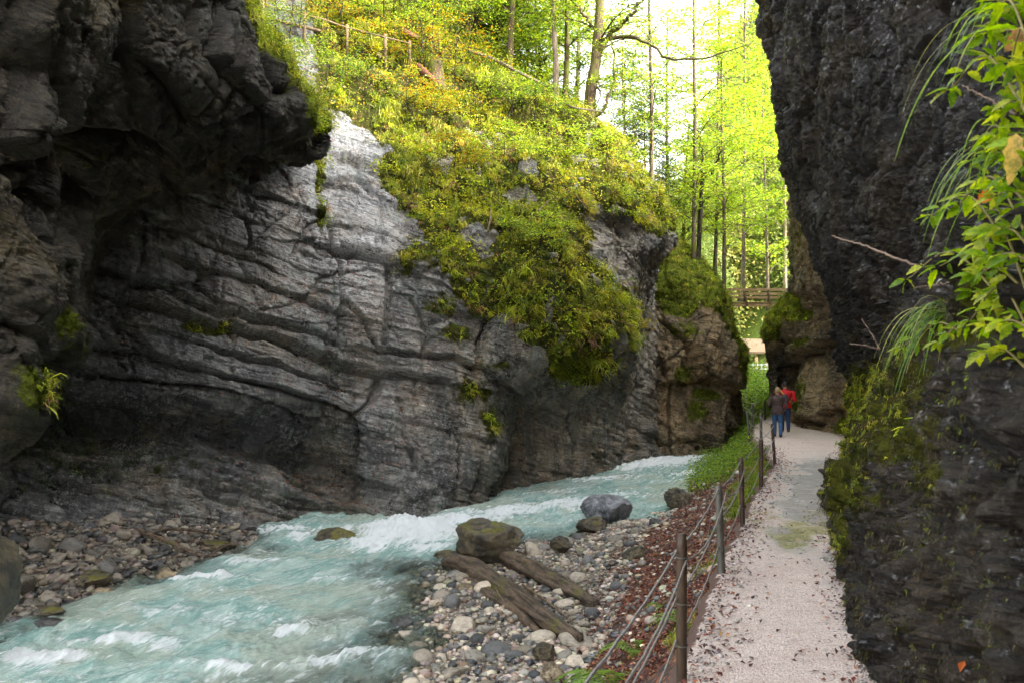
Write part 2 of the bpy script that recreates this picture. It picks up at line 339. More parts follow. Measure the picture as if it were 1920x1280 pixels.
# main left wall and the wooded slope on top of it: rows from the plateau down to the river
S1 = [
 [(-350,-250,52),(-50,-220,52),(150,-200,52),(350,-180,52),(500,-150,52),(600,-120,52),(700,-80,52),(820,20,52),(940,120,54),(1060,215,54),(1130,290,54),(1180,350,54),(1215,410,54),(1235,460,54),(1225,480,56)],
 [(-350,-120,30),(-50,-100,31),(150,-90,33),(350,-70,35),(500,-40,37),(600,-20,38),(700,0,39),(820,60,39.5),(940,142,39),(1060,210,38.5),(1135,268,38.5),(1185,320,38.7),(1225,372,39),(1246,410,39.3),(1232,440,45)],
 [(-350,30,26),(-50,50,27),(150,60,28.5),(350,80,30.5),(500,110,32.5),(600,110,34),(700,120,35),(820,170,35.5),(940,230,35.5),(1060,280,35.5),(1135,315,36),(1190,358,36.7),(1232,405,37.4),(1252,435,38),(1236,462,44)],
 [(-350,200,23.5),(-50,200,24.5),(150,210,25.5),(350,220,27),(500,220,29),(600,222,31),(700,255,31.8),(820,310,32),(940,340,32.4),(1060,345,33),(1130,365,34),(1190,400,35.6),(1232,430,36.8),(1250,452,37.8),(1234,476,44)],
 [(-350,320,21.5),(-50,320,22.5),(150,330,23.5),(350,330,25.2),(500,320,27),(600,340,28.6),(700,370,29.4),(820,425,29.4),(940,440,30),(1050,430,31.2),(1105,430,33.4),(1185,445,35.4),(1222,462,36.6),(1238,474,38.2),(1230,490,44)],
 [(-350,440,20.8),(-50,440,21.8),(150,450,22.8),(350,450,24.4),(500,440,26),(600,450,27.3),(700,470,27.9),(820,500,28),(940,510,28.7),(1040,500,29.8),(1110,480,31.4),(1150,492,33.4),(1195,500,36.8),(1222,505,40),(1230,520,45)],
 [(-350,560,20.4),(-50,560,21.3),(150,560,22.2),(350,560,23.6),(500,560,25.2),(600,560,26.6),(700,575,27.2),(820,590,27.4),(940,590,28.2),(1050,590,29),(1140,575,30.6),(1178,580,33),(1196,585,39),(1230,590,41),(1240,600,46)],
 [(-350,650,20.2),(-50,650,21),(150,650,21.8),(350,650,23.1),(500,650,24.6),(600,660,26),(700,670,26.7),(820,680,27),(925,680,28),(1020,690,29.4),(1140,660,31),(1176,670,34),(1192,680,39),(1230,690,41.5),(1240,700,47)],
 [(-350,740,20),(-50,740,20.8),(150,740,21.7),(350,740,23),(500,740,24.4),(600,750,25.6),(700,760,26.3),(820,765,26.9),(925,760,28.3),(980,760,31.5),(1080,750,33.2),(1150,760,36),(1190,770,39),(1230,780,41.5),(1240,790,47)],
 [(-350,800,20.6),(-50,800,21.3),(150,800,22.3),(350,810,23.8),(500,825,25.4),(600,850,26.4),(700,850,26),(820,850,26.6),(925,850,27.9),(972,850,31),(1060,845,33),(1130,840,35.5),(1190,830,38.5),(1230,825,41.5),(1240,830,47)],
 [(-350,880,19.8),(-50,880,20.4),(150,880,21.5),(350,905,22.8),(500,930,24.4),(610,945,25.7),(700,945,25.4),(800,950,25.6),(905,930,27.6),(965,910,30.4),(1050,900,32.6),(1120,885,35),(1190,865,38),(1240,855,41),(1260,850,47)],
 [(-350,1010,19),(-50,1010,19.2),(150,1010,20.4),(350,1030,21.6),(500,1050,23.2),(610,1060,25.2),(700,1060,25),(800,1060,25.2),(905,1040,27.2),(965,1010,30),(1050,990,32.2),(1120,970,34.6),(1190,940,37.5),(1240,920,40.6),(1260,910,47)],
]
CR = [
 ([(140,520),(212,546),(265,561),(310,572),(362,584),(422,602),(460,610),(505,617),(569,647),(640,672),(707,694),(781,706),(836,716)], 5, .30, .28),
 ([(150,480),(212,501),(261,527),(310,531),(381,565),(426,580),(490,591)], 4, .22, .2),
 ([(287,430),(340,445),(385,464),(437,479),(490,494),(516,509)], 2.6, .14, .05),
 ([(497,591),(561,614),(640,644)], 3.5, .2, .12),
 ([(430,400),(456,411),(466,434),(466,464)], 2.6, .22, 0), ([(584,422),(557,445),(542,482)], 2.6, .18, 0),
 ([(120,628),(212,644),(284,655),(340,677),(400,689),(460,707),(524,726),(587,749),(660,785)], 5, .26, .26),
 ([(231,595),(261,617),(284,651)], 3, .2, .1),
 ([(576,300),(600,392),(621,460),(640,490),(640,542),(636,640)], 5, .3, -.3),
 ([(713,652),(772,661),(849,670),(908,693),(963,733)], 4.5, .26, .22),
 ([(643,466),(691,471),(731,489)], 6, .25, .45), ([(731,489),(727,570),(722,638)], 4, .3, 0),
 ([(645,561),(677,597),(709,652)], 3.5, .25, 0), ([(718,697),(709,743),(668,788),(650,860),(640,940)], 5, .35, .25),
 ([(944,561),(904,647),(904,693)], 4.5, .35, .3), ([(972,733),(974,824),(963,906)], 6, .5, 0), ([(895,850),(890,937)], 4, .3, 0),
 ([(1071,800),(1080,830),(1076,880)], 7, .6, 0), ([(1108,697),(1071,743),(1060,800)], 5, .4, 0), ([(1180,700),(1175,800),(1178,870)], 6, .5, 0),
 ([(90,775),(200,790),(340,800),(440,815),(540,845),(640,878)], 14, .35, .55),
 ([(200,700),(330,722),(430,735),(520,770),(600,800)], 4, .18, .16), ([(140,580),(190,610),(210,640)], 3, .15, 0),
 ([(300,480),(400,510),(470,520),(560,560),(640,600)], 3, .14, .1), ([(330,620),(430,650),(540,680),(650,715)], 3.5, .18, .14),
 ([(590,260),(640,300),(700,310)], 4, .2, .2), ([(600,350),(660,345),(700,370)], 4, .2, .15), ([(820,380),(835,450),(830,520)], 4, .2, 0),
 ([(770,560),(800,620),(790,660)], 3.5, .2, 0), ([(840,760),(860,820),(850,900)], 4, .22, 0), ([(750,740),(765,820),(780,900)], 3.5, .18, 0),
 ([(100,835),(250,862),(380,900),(480,942)], 3.5, .16, .14), ([(40,868),(200,900),(330,940)], 3, .14, .12), ([(300,850),(450,888),(590,930)], 3.5, .16, .14), ([(180,822),(330,838),(470,868),(600,900)], 3, .14, .12), ([(420,905),(520,925),(640,950)], 3, .14, .12),
]
VEG = [(520,-300),(585,60),(600,205),(640,215),(690,245),(722,330),(745,400),(800,440),(828,500),(850,560),(905,590),(1000,650),(1040,705),(1100,712),(1180,640),(1182,570),(1120,490),(1080,410),(1110,378),(1170,405),(1215,440),(1262,440),(1330,300),(1330,-300)]
def moss1(P, N, px, py):
    jx = px+26*fbm(P*1.1, 3, 5); jy = py+26*fbm(P*1.1, 3, 8)
    m = inpoly(jx, jy, VEG, 16); m *= 1-.9*sstep(.12, .34, fbm(P*.7, 4, 505))*(py > 240)
    for x, y, rx, ry, a in ((400,605,48,14,1),(590,330,11,40,1),(596,400,14,40,.9),(780,480,45,28,.8),(820,570,50,26,.5),(890,730,40,22,.7),(915,790,18,45,.75),(60,760,90,60,.6),(130,650,60,90,.35),(400,850,250,30,.25),(1075,860,20,70,.25),(1150,740,30,130,.3),(720,250,30,45,.7),(640,205,40,14,.8),(780,330,50,40,.9),(860,620,45,20,.6),(930,690,40,12,.5)):
        m = np.maximum(m, a*np.exp(-((jx-x)/rx)**2-((jy-y)/ry)**2))
    return np.clip(m+.12*sstep(.5, .9, N[..., 2]), 0, 1)
def tone1(P, px, py):  # extra sky light on the pale slab is painted in as lighter tone
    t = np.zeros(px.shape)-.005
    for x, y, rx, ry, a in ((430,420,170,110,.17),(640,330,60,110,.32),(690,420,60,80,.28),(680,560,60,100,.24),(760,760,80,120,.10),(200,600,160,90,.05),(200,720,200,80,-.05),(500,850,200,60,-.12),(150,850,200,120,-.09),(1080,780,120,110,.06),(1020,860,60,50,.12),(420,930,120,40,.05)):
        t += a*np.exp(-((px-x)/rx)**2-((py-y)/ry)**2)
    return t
def dispS(D, P, N, px, py):
    v = inpoly(px, py, VEG, 30); return D+v*(.45*fbm(P*.42, 3, 401)+.30*fbm(P*1.1, 3, 402)+.10*fbm(P*2.6, 2, 403))
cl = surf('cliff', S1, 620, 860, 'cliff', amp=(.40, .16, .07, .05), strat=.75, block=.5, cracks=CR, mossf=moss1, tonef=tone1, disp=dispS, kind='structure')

# dark overhanging rock near the left
SA = [
 [(-420,-480,9),(0,-480,12),(100,-480,13),(200,-480,14),(270,-480,15),(330,-480,16.5),(380,-480,18),(400,-480,20),(300,-480,30)],
 [(-420,-300,10),(0,-300,12.3),(90,-300,13.2),(190,-300,14.2),(275,-300,15.2),(350,-300,16.7),(410,-300,18.3),(440,-300,20.3),(380,-300,29)],
 [(-420,0,11),(0,0,12.5),(80,0,13.5),(180,0,14.6),(280,0,15.6),(370,0,17),(432,0,18.5),(478,0,20.5),(420,0,29)],
 [(-420,120,11),(0,120,12.6),(90,120,13.8),(190,130,15),(300,120,16),(400,120,17.3),(490,118,19),(556,128,21),(500,120,29)],
 [(-420,210,11),(0,230,12.8),(90,230,14),(190,230,15.6),(300,220,16.8),(410,220,18),(520,212,19.5),(596,200,21.3),(560,190,29)],
 [(-420,300,11.4),(0,300,12.8),(80,330,14),(180,330,15.8),(280,315,17.5),(390,296,19),(490,285,20.5),(592,262,22),(570,255,29)],
 [(-420,420,11.8),(0,430,13),(80,440,14.2),(160,430,16.2),(240,395,18.5),(350,360,21),(450,322,23.5),(565,296,25),(565,285,30)],
 [(-420,600,12),(0,600,13.2),(70,590,14.4),(128,560,16),(172,475,19),(250,405,22.5),(370,362,26),(465,325,28),(545,300,30)],
 [(-420,800,12.6),(0,800,14),(60,740,15.5),(118,680,17.5),(140,560,20.5),(190,465,24),(330,375,28),(430,335,30),(530,300,32)],
 [(-420,830,20),(-60,800,22),(20,720,23),(70,640,25),(110,540,27),(170,450,29),(300,370,31),(430,330,32),(530,298,34)],
]
CA = [([(270,0),(285,120),(290,250)], 5, .3, .35), ([(300,130),(340,180),(375,250)], 5, .3, .35), ([(190,262),(280,275),(340,290),(410,300),(475,305)], 8, .35, .5),
 ([(30,0),(70,130),(50,260),(90,320)], 7, .35, .35), ([(0,290),(60,330),(90,420),(110,520)], 8, .45, -.4), ([(215,330),(215,380),(180,420)], 7, .4, .3), ([(410,0),(400,100),(440,160),(480,200)], 6, .3, .3), ([(290,290),(350,340),(330,370)], 6, .4, .2),
 ([(110,150),(140,300),(100,430)], 8, .4, .3), ([(500,60),(520,160),(500,240)], 5, .25, .2), ([(0,600),(70,640),(110,700)], 6, .3, .2)]
def mossA(P, N, px, py):
    jx = px+18*fbm(P*1.3, 3, 5); jy = py+18*fbm(P*1.3, 3, 8)
    d, sg = polydist(jx, jy, [(470,-300),(470,0),(510,60),(555,110),(595,180),(600,230)])
    m = np.exp(-(d/22.)**2)*.95
    for x, y, rx, ry, a in ((110,600,26,70,.5),(60,720,60,40,.6),(230,330,40,40,.28),(180,100,200,200,.12),(420,300,80,20,.25)):
        m = np.maximum(m, a*np.exp(-((jx-x)/rx)**2-((jy-y)/ry)**2))
    return m
def toneA(P, px, py):
    t = np.zeros(px.shape)
    for x, y, rx, ry, a in ((40,150,40,150,.06),(30,520,70,140,.10),(210,340,30,40,.14),(330,350,60,20,.12)):
        t += a*np.exp(-((px-x)/rx)**2-((py-y)/ry)**2)
    return t
ov = surf('cliff_overhang', SA, 420, 420, 'dark', amp=(.6, .30, .06, .08), strat=.12, block=1.5, cracks=CA, mossf=mossA, tonef=toneA, kind='structure')

# farther rock in the middle of the gorge
SD = [
 [(1130,400,62),(1190,420,62),(1250,440,62),(1290,465,62),(1325,495,62),(1350,560,62),(1348,575,64)],
 [(1130,430,48),(1190,440,47),(1240,452,46),(1285,482,46),(1324,516,46.5),(1356,568,47.5),(1352,578,56)],
 [(1130,500,44),(1190,500,43),(1240,505,42.5),(1290,524,42.8),(1328,556,43.5),(1368,612,45.5),(1362,618,55)],
 [(1130,580,43),(1190,580,42),(1240,585,41.8),(1290,590,42),(1335,610,42.8),(1391,650,45.2),(1380,655,55)],
 [(1130,660,43),(1190,660,42),(1240,660,41.6),(1290,665,41.6),(1335,675,42.3),(1397,700,44.8),(1382,705,55)],
 [(1130,740,43),(1190,740,42),(1240,740,41.4),(1290,745,41.4),(1335,745,42),(1390,760,44.5),(1376,765,55)],
 [(1130,800,42.6),(1190,800,41.6),(1240,800,41),(1290,805,41),(1335,805,41.8),(1372,820,44),(1362,822,55)],
 [(1130,880,41.8),(1190,870,40.8),(1240,860,40.4),(1290,856,40.4),(1330,850,41.6),(1368,846,43.6),(1370,842,55)],
 [(1130,930,41),(1190,920,40.4),(1240,910,40),(1290,905,40),(1330,900,41.2),(1366,890,43.4),(1370,880,55)],
]
CD = [([(1320,600),(1300,660),(1300,720)], 4, .4, .3), ([(1300,715),(1340,712),(1375,720)], 4, .35, .4), ([(1230,480),(1215,600),(1240,700)], 5, .5, 0), ([(1260,720),(1250,790),(1260,850)], 4, .3, 0), ([(1330,730),(1320,790),(1335,840)], 4, .3, .2), ([(1245,600),(1290,640),(1310,690)], 4, .3, .2)]
def mossD(P, N, px, py):
    jx = px+10*fbm(P*1.1, 3, 5); jy = py+10*fbm(P*1.1, 3, 8)
    m = inpoly(jx, jy, [(1150,380),(1225,450),(1232,560),(1250,590),(1290,600),(1320,560),(1345,590),(1375,640),(1392,720),(1410,720),(1410,380)], 9)
    for x, y, rx, ry, a in ((1285,700,25,20,.7),(1345,735,30,12,.8),(1320,765,25,25,.7),(1290,620,40,20,.5)):
        m = np.maximum(m, a*np.exp(-((jx-x)/rx)**2-((jy-y)/ry)**2))
    return m
rd = surf('rock_buttress', SD, 260, 220, 'brown', amp=(.6, .25, .10, .09), strat=.4, block=1.2, cracks=CD, mossf=mossD, tonef=lambda P, px, py: .10*np.exp(-((px-1345)/25)**2-((py-640)/60)**2)+.07*np.exp(-((px-1230)/60)**2-((py-780)/60)**2), kind='structure')

# rock beyond the people on the right
SR = [
 [(1496,330,52),(1492,330,46),(1498,330,42),(1525,330,36),(1590,330,33),(1700,330,31)],
 [(1496,430,52),(1491,425,46),(1498,410,41),(1525,410,36),(1590,400,33),(1700,400,31)],
 [(1502,520,52),(1493,515,47),(1502,520,42),(1525,520,36.5),(1590,500,33),(1700,500,31)],
 [(1462,580,54),(1453,592,49),(1484,568,45),(1517,560,38.5),(1590,580,33.5),(1700,600,31)],
 [(1448,625,54),(1440,628,48.5),(1470,612,45),(1505,625,40.5),(1585,650,34),(1700,660,31)],
 [(1456,690,54),(1446,690,48),(1464,690,47.5),(1499,672,41.5),(1560,690,35.6),(1700,700,31)],
 [(1462,740,54),(1449,735,47.5),(1470,735,48),(1496,740,41.5),(1555,745,36),(1700,750,31)],
 [(1468,780,54),(1452,775,47.2),(1474,780,46),(1497,790,40.6),(1552,795,36.2),(1700,800,31)],
 [(1474,800,53),(1458,795,46.6),(1480,800,44.5),(1503,810,39.4),(1560,825,34.6),(1700,860,29)],
 [(1474,840,52),(1458,835,46),(1480,840,44),(1505,850,39),(1560,870,34),(1700,900,28.6)],
]
CB = [([(1500,668),(1530,650),(1548,640)], 4, .5, .5), ([(1548,640),(1560,700),(1575,740)], 4, .35, 0), ([(1498,560),(1500,620),(1480,650)], 4, .3, .2), ([(1495,790),(1530,782),(1555,770)], 4, .4, .35), ([(1515,560),(1512,640)], 4, .5, 0),
 ([(1458,640),(1475,700),(1490,735)], 5, .8, 0)]
def mossR(P, N, px, py):
    jx = px+8*fbm(P*1.1, 3, 5); jy = py+8*fbm(P*1.1, 3, 8)
    m = .9*inpoly(jx, jy, [(1425,640),(1445,590),(1478,555),(1500,555),(1512,600),(1480,600),(1450,640)], 6)
    for x, y, rx, ry, a in ((1500,450,16,60,.35),(1520,700,8,30,.3),(1555,800,14,20,.9),(1505,640,14,10,.6),(1500,740,8,50,.55)):
        m = np.maximum(m, a*np.exp(-((jx-x)/rx)**2-((jy-y)/ry)**2))
    return m
rr = surf('rock_outcrop', SR, 240, 200, 'brown', amp=(.5, .2, .08, .08), strat=.45, block=1.0, cracks=CB, mossf=mossR, tonef=lambda P, px, py: .12*np.exp(-((px-1525)/30)**2-((py-730)/60)**2)+.02-.25*np.exp(-((px-1468)/22)**2-((py-690)/45)**2), kind='structure')  # negative tone paints shade into the cave recess

# right wall: stations along the path, heights up the wall
ST = [-3, -1, 1, 2.5, 4, 6, 8, 11, 14, 17, 20, 23, 24.6, 26, 27]
XT = {-1.: [1.8, 1.7, 1.6, 1.7, 1.95, 2.4, 2.85, 3.75, 4.8, 5.75, 6.9, 7.9, 8.7, 9.8, 13],
 0.: [1.8, 1.7, 1.6, 1.7, 1.95, 2.4, 2.85, 3.7, 4.75, 5.65, 6.75, 7.75, 8.5, 9.6, 13],
 1.: [1.6, 1.5, 1.45, 1.6, 1.9, 2.4, 2.95, 3.85, 4.95, 5.9, 6.9, 7.85, 8.5, 9.6, 13],
 2.: [1.4, 1.3, 1.25, 1.4, 1.85, 2.5, 3.2, 4.25, 5.35, 6.5, 7.3, 7.9, 8.3, 9.3, 13],
 3.: [1.4, 1.35, 1.3, 1.5, 1.95, 2.75, 3.55, 4.7, 5.8, 6.6, 7.15, 7.75, 8.2, 8.7, 12.5],
 4.5: [1.8, 1.8, 1.8, 2.0, 2.5, 3.3, 4.1, 5.0, 5.75, 6.3, 6.7, 7.25, 7.8, 8.8, 12],
 6.: [2.2, 2.2, 2.2, 2.4, 2.9, 3.7, 4.5, 5.2, 5.7, 6.1, 6.35, 6.8, 7.3, 8.3, 12],
 8.5: [2.6, 2.6, 2.6, 2.9, 3.3, 4.0, 4.6, 5.1, 5.5, 5.8, 5.9, 6.1, 6.5, 7.6, 12],
 10.: [2.8, 2.8, 2.8, 3.0, 3.4, 4.1, 4.6, 5.1, 5.4, 5.7, 5.8, 6.2, 6.6, 7.6, 12],
 11.5: [2.8, 2.8, 2.8, 3.0, 3.3, 4.0, 4.5, 4.9, 5.1, 5.2, 5.3, 5.6, 6.0, 7.2, 12],
 16.: [2.8, 2.8, 2.8, 3.0, 3.3, 3.9, 4.2, 4.5, 4.6, 4.7, 4.7, 4.9, 5.3, 6.6, 12],
 24.: [3.2, 3.2, 3.2, 3.4, 3.7, 4.2, 4.5, 4.6, 4.6, 4.7, 4.7, 4.9, 5.3, 6.6, 12],
 26.: [9, 9, 9, 9, 10, 11, 12, 12, 12, 12, 12, 12, 12, 12, 14]}
def right_wall():
    zs = sorted(XT); n0, m0 = 0, 0
    X = np.array([XT[z] for z in zs], float)
    zt = np.concatenate([np.linspace(-1, 0, 30, endpoint=False), np.linspace(0, 5, 400, endpoint=False), np.linspace(5, 12, 240, endpoint=False), np.linspace(12, 19, 60)])
    yt = np.concatenate([np.linspace(-3, 2, 40, endpoint=False), np.linspace(2, 8, 300, endpoint=False), np.linspace(8, 24, 400, endpoint=False), np.linspace(24, 27, 70)])
    A = crom(X, np.interp(zt, zs, np.arange(len(zs)))); A = crom(A.T, np.interp(yt, ST, np.arange(len(ST)))).T
    Yg, Zg = np.meshgrid(yt, zt)
    return np.stack([A, Yg, Zg], -1)
def moss2(P, N, px, py):
    jx = px+20*fbm(P*1.6, 3, 5); jy = py+20*fbm(P*1.6, 3, 8); m = np.zeros(px.shape)
    for x, y, rx, ry, a in ((1640,760,65,80,1.),(1690,830,60,60,.7),(1590,860,40,70,1.),(1575,930,22,60,1.),(1740,900,30,70,.5),(1660,1000,50,40,.35),(1760,1050,30,90,.35),(1700,1180,40,40,.3),(1600,880,26,80,.95),(1700,700,50,60,.7),(1730,800,40,60,.45),(1760,620,70,60,.5),(1575,1000,14,70,.8),(1700,640,30,100,.4),(1830,560,70,120,.5),(1640,930,40,50,.4),(1480,80,20,60,.35),(1860,1180,40,60,.35),(1600,640,20,40,.3)):
        m = np.maximum(m, a*np.exp(-((jx-x)/rx)**2-((jy-y)/ry)**2))
    return m
def dispR(D, P, N, px, py):
    k = sstep(5.5, 3.0, P[..., 2])
    f1, f2, v = voro(P*2.2, 15); g1, g2, w = voro(P*5.5+2, 16)
    D = D*(.75)+k*(.17*(v-.5)+.05*(.55-f1)+.12*(w-.5)+.03*(.5-g1))+.05*(w-.5)+.03*fbm(P*11., 4, 17, g=.65)+.055*k*(voro(P*12.+1.5*noise(P*4, 19)[..., None], 18)[2]-.5)+.13*k*(.5-voro(P*8.+1.5*noise(P*4, 19)[..., None], 38)[0])+.10*(voro(P*np.array([.9, .9, .5])*1.6, 28)[2]-.5)
    near = sstep(10, 4, P[..., 1]); D = D*(1-.15*near)*.95
    D += .22*ridged(P*np.array([.9, .9, .3]), 4, 88)*.3*(1-k)
    return np.clip(D, -.7, .75)
_rn = right_wall()
def surf_world():
    P = _rn; N, s = normals(P, (-6, 10, 6))
    px = CX+F*P[..., 0]/np.maximum(P[..., 1], .3); py = HY-F*(P[..., 2]-CZ)/np.maximum(P[..., 1], .3)
    D = .35*fbm(P*.25, 3, 3)+.2*fbm(P*.9, 3, 21)
    Qv = P+.25*np.stack([noise(P*.9, 31), noise(P*.9, 32), noise(P*.9, 33)], -1)
    f1, f2, v = voro(Qv*np.array([.5, .5, .35]), 5); D += .30*(v-.5)-.2*np.exp(-((f2-f1)/.06)**2)
    f1, f2, v = voro(Qv*1.5+4.2, 6); D += .14*(v-.5)-.08*np.exp(-((f2-f1)/.07)**2)
    D += .12*ridged(P*1.9, 4, 61)*.5+.05*fbm(P*6., 4, 71)
    D = dispR(D, P, N, px, py)
    # keep the path clear at the foot
    D = np.where(P[..., 2] < .4, np.minimum(D, .12), D)
    P2 = P+N*D[..., None]
    px = CX+F*P2[..., 0]/np.maximum(P2[..., 1], .3); py = HY-F*(P2[..., 2]-CZ)/np.maximum(P2[..., 1], .3)
    moss = moss2(P2, N, px, py); tone = -.01+.08*fbm(P*.5, 2, 9)+.05*np.exp(-((px-1850)/120)**2-((py-1050)/200)**2)
    n, m = px.shape; Fq = gridf(n, m)
    if s < 0: Fq = Fq[:, ::-1]
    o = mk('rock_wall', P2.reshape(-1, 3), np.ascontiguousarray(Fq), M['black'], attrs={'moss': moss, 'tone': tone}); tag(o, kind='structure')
    N2, _ = normals(P2, (-6, 10, 6))
    return dict(P=P2, N=N2, px=px, py=py, moss=moss, o=o)
rw = surf_world()
# ------------------------------------------------------------------ ground, river, path
def lerp(tbl, y): t = np.array(tbl, float); return np.interp(y, t[:, 0], t[:, 1])
XR = [(5,-3.5),(10,-2.0),(12,-1.35),(15,-1.3),(19.5,-1.15),(21,-.2),(23,1.2),(25.3,3.4),(28,4.5),(32,5.7),(38,8.0),(42,9.2),(50,10.6),(60,11),(90,12)]
XL = [(5,-9.5),(10,-9),(13,-8.6),(15.5,-8.0),(17.6,-7.1),(19.8,-6.2),(22.4,-5.7),(23.4,-5.9),(25.6,-6.2),(27,-5.2),(30,-3.2),(33,-1),(38,2.4),(42,6),(50,8.4),(60,8.6),(90,9)]
XB = [(5,-.3),(10,.2),(12,.6),(13,.95),(17.2,1.75),(21.8,2.75),(25,3.75),(30,5.3),(36,7.6),(42,9.5),(60,11.4),(90,12.4)]
XF = [(-3,0.2),(3.3,.12),(7.1,1.21),(11,2.31),(14.4,3.36),(19.1,4.78),(24.4,6.5),(29.3,7.4),(33.4,8.05),(41.9,10.2),(47.2,12.0),(60,12.5),(90,13)]
XP = [(-3,1.9),(1,1.7),(4,2.0),(7.1,2.64),(11.7,3.9),(16.4,5.4),(20,6.7),(24,8.1),(27.4,9.2),(31,10.6),(35.7,11.5),(41,11.8),(46,12.4),(60,13.5),(90,14.5)]
def wl(y): return -1.72+.018*(np.minimum(y, 50)-12)
def gz(x, y):
    x = np.asarray(x, float); y = np.asarray(y, float)
    xr, xl, xb, xf, w = lerp(XR, y), lerp(XL, y), lerp(XB, y), lerp(XF, y), wl(y)
    Pn = np.stack([x, y, np.zeros_like(x)], -1)
    n = .07*fbm(Pn*1.3, 4, 5)+.14*fbm(Pn*.4, 2, 6)
    t = (x-xr)
    bed = w-np.clip(-t*.16, 0, .75)
    bar = w+.03+np.clip(t, 0, 3)*.07
    z = np.where(t < 0, bed, bar)
    u = np.clip((x-xb)/np.maximum(xf-xb, .3), 0, 1); zb = w+.03+np.clip(xb-xr, 0, 3)*.07
    z = np.where(x > xb, zb+(0.-.03-zb)*(u**1.15), z)+n*np.where(x > xf, 0, 1-.8*u)
    z = np.where(x > xf, -.03, z)
    # left bank
    tl = xl-x
    z = np.where(tl > -3, np.where(tl > 0, w+.02+np.clip(tl, 0, 1.5)*.22+np.clip(tl-1.5, 0, 5)*.16+n*1.2, np.maximum(z, w-np.clip(-tl*.3, 0, .75)) if True else z), z)
    # valley sides far beyond
    far = sstep(62, 95, y); side = np.clip(np.abs(x-14)-4, 0, 400)
    side = np.where(x > 14, side, side*.25); z = np.where(y > 46, z+far*(np.minimum(side*1.25, 70))*.9+sstep(48, 66, y)*1.6+np.clip(y-84, 0, 60)*.35, z)
    hx = lerp([(-60,4),(7,5),(20,9),(28,12),(36,15),(48,16.5),(60,19),(80,26)], y)
    z = np.where(y < 80, z+22*sstep(0, 7, x-hx)*sstep(80, 60, y), z)
    return z
xs = np.unique(np.concatenate([np.linspace(-160, -40, 9), np.linspace(-40, -12, 29), np.linspace(-12, 13, 380), np.linspace(13, 40, 60), np.linspace(40, 200, 24)]))
ys = np.unique(np.concatenate([np.linspace(-60, 4, 17), np.linspace(4, 11, 30), np.linspace(11, 30, 300), np.linspace(30, 50, 120), np.linspace(50, 150, 80), np.linspace(150, 300, 12)]))
Xg, Yg = np.meshgrid(xs, ys); Zg = gz(Xg, Yg)
Pg = np.stack([Xg, Yg, Zg], -1)
litter = sstep(-.25, .35, (Xg-lerp(XB, Yg))+.25*fbm(Pg*1.1, 3, 4))
green = sstep(46, 52, Yg)+sstep(-.5, .9, fbm(Pg*np.array([.5, .5, 0.]), 3, 14))*sstep(28, 40, Yg)*litter
t = NT('riverbed_and_bank'); g = t.pos()
vo = t.n('ShaderNodeTexVoronoi'); t.L(g, vo.inputs['Vector']); vo.inputs['Scale'].default_value = 16.
sep = t.n('ShaderNodeSeparateColor'); t.L(vo.outputs['Color'], sep.inputs[0])
peb = t.mix(t.ramp(sep.outputs[0], .1, .9), (.14, .12, .095), (.42, .36, .27)); peb = t.mix(t.ramp(vo.outputs['Distance'], .35, .62), peb, (.09, .075, .055))
vl = t.n('ShaderNodeTexVoronoi'); t.L(g, vl.inputs['Vector']); vl.inputs['Scale'].default_value = 26.; sl = t.n('ShaderNodeSeparateColor'); t.L(vl.outputs['Color'], sl.inputs[0])
lit = t.mix(t.ramp(sl.outputs[0], .2, .8), (.022, .014, .012), (.12, .05, .028)); lit = t.mix(t.ramp(sl.outputs[1], .72, .8), lit, (.30, .10, .035))
lit = t.mix(t.ramp(t.noise(g, 2.5, 5, .7), .5, .6), lit, (.03, .022, .018))
c = t.mix(t.attr('litter'), peb, lit); c = t.mix(t.ramp(t.math('ADD', t.attr('green'), t.math('SUBTRACT', t.noise(g, 2., 5, .7), .5)), .4, .8), c, (.09, .13, .02))
t.pbsdf(c, t.ramp(t.noise(g, 3.), .4, .6, .35, .8), t.bump(vo.outputs['Distance'], -.03, 1., t.bump(t.noise(g, 30., 5, .7), .02)), spec=.4)
ground = mk('ground', Pg.reshape(-1, 3), gridf(len(ys), len(xs)), t.m, attrs={'litter': litter, 'green': np.clip(green, 0, 1)}); tag(ground, kind='structure')

# the path: trodden grit, a wet grey stretch and a mossy puddle rim
ny, nx = 620, 60; yy = np.linspace(-2.5, 72, ny); uu = np.linspace(0, 1, nx)
xa = lerp(XF, yy)-.12; xb_ = lerp(XP, yy)+.5
edge = .10*fbm(np.stack([yy*1.2, yy*0, yy*0], -1), 4, 3)
PX = (xa+edge)[:, None]+(xb_-xa-edge)[:, None]*uu; PY = np.repeat(yy[:, None], nx, 1)
PP = np.stack([PX, PY, np.zeros_like(PX)], -1)
PP[..., 2] = .025+.03*fbm(PP*.8, 3, 12)-.07*np.exp(-(uu/.05)**2)[None]+sstep(48, 66, PY)*1.6
ppx = CX+F*PX/np.maximum(PY, .5); ppy = HY+F*(CZ)/np.maximum(PY, .5)
jit = fbm(PP*np.array([1.3, .7, 1]), 5, 77, g=.6)
wet = np.clip(sstep(9.6, 15., PY+7*jit+8*(uu[None]-.5))*sstep(30, 22, PY)*sstep(.12, .36, uu[None]+.35*jit)*.95, 0, 1)
wet = np.maximum(wet, .8*sstep(.78, .96, uu[None]+.2*jit)*sstep(16, 12, PY))
pm = 0
for (x, y, rx, ry, a) in ((4.1,13.4,.65,1.5,1.),(3.7,15.2,.5,1.1,.7),(4.6,14.6,.5,1.4,.7),(3.9,11.6,.3,1.0,.6),(3.5,12.6,.3,1.,.5)):
    pm = np.maximum(pm, a*np.exp(-((PX-x+.9*jit)/rx)**2-((PY-y+2.2*jit)/ry)**2))
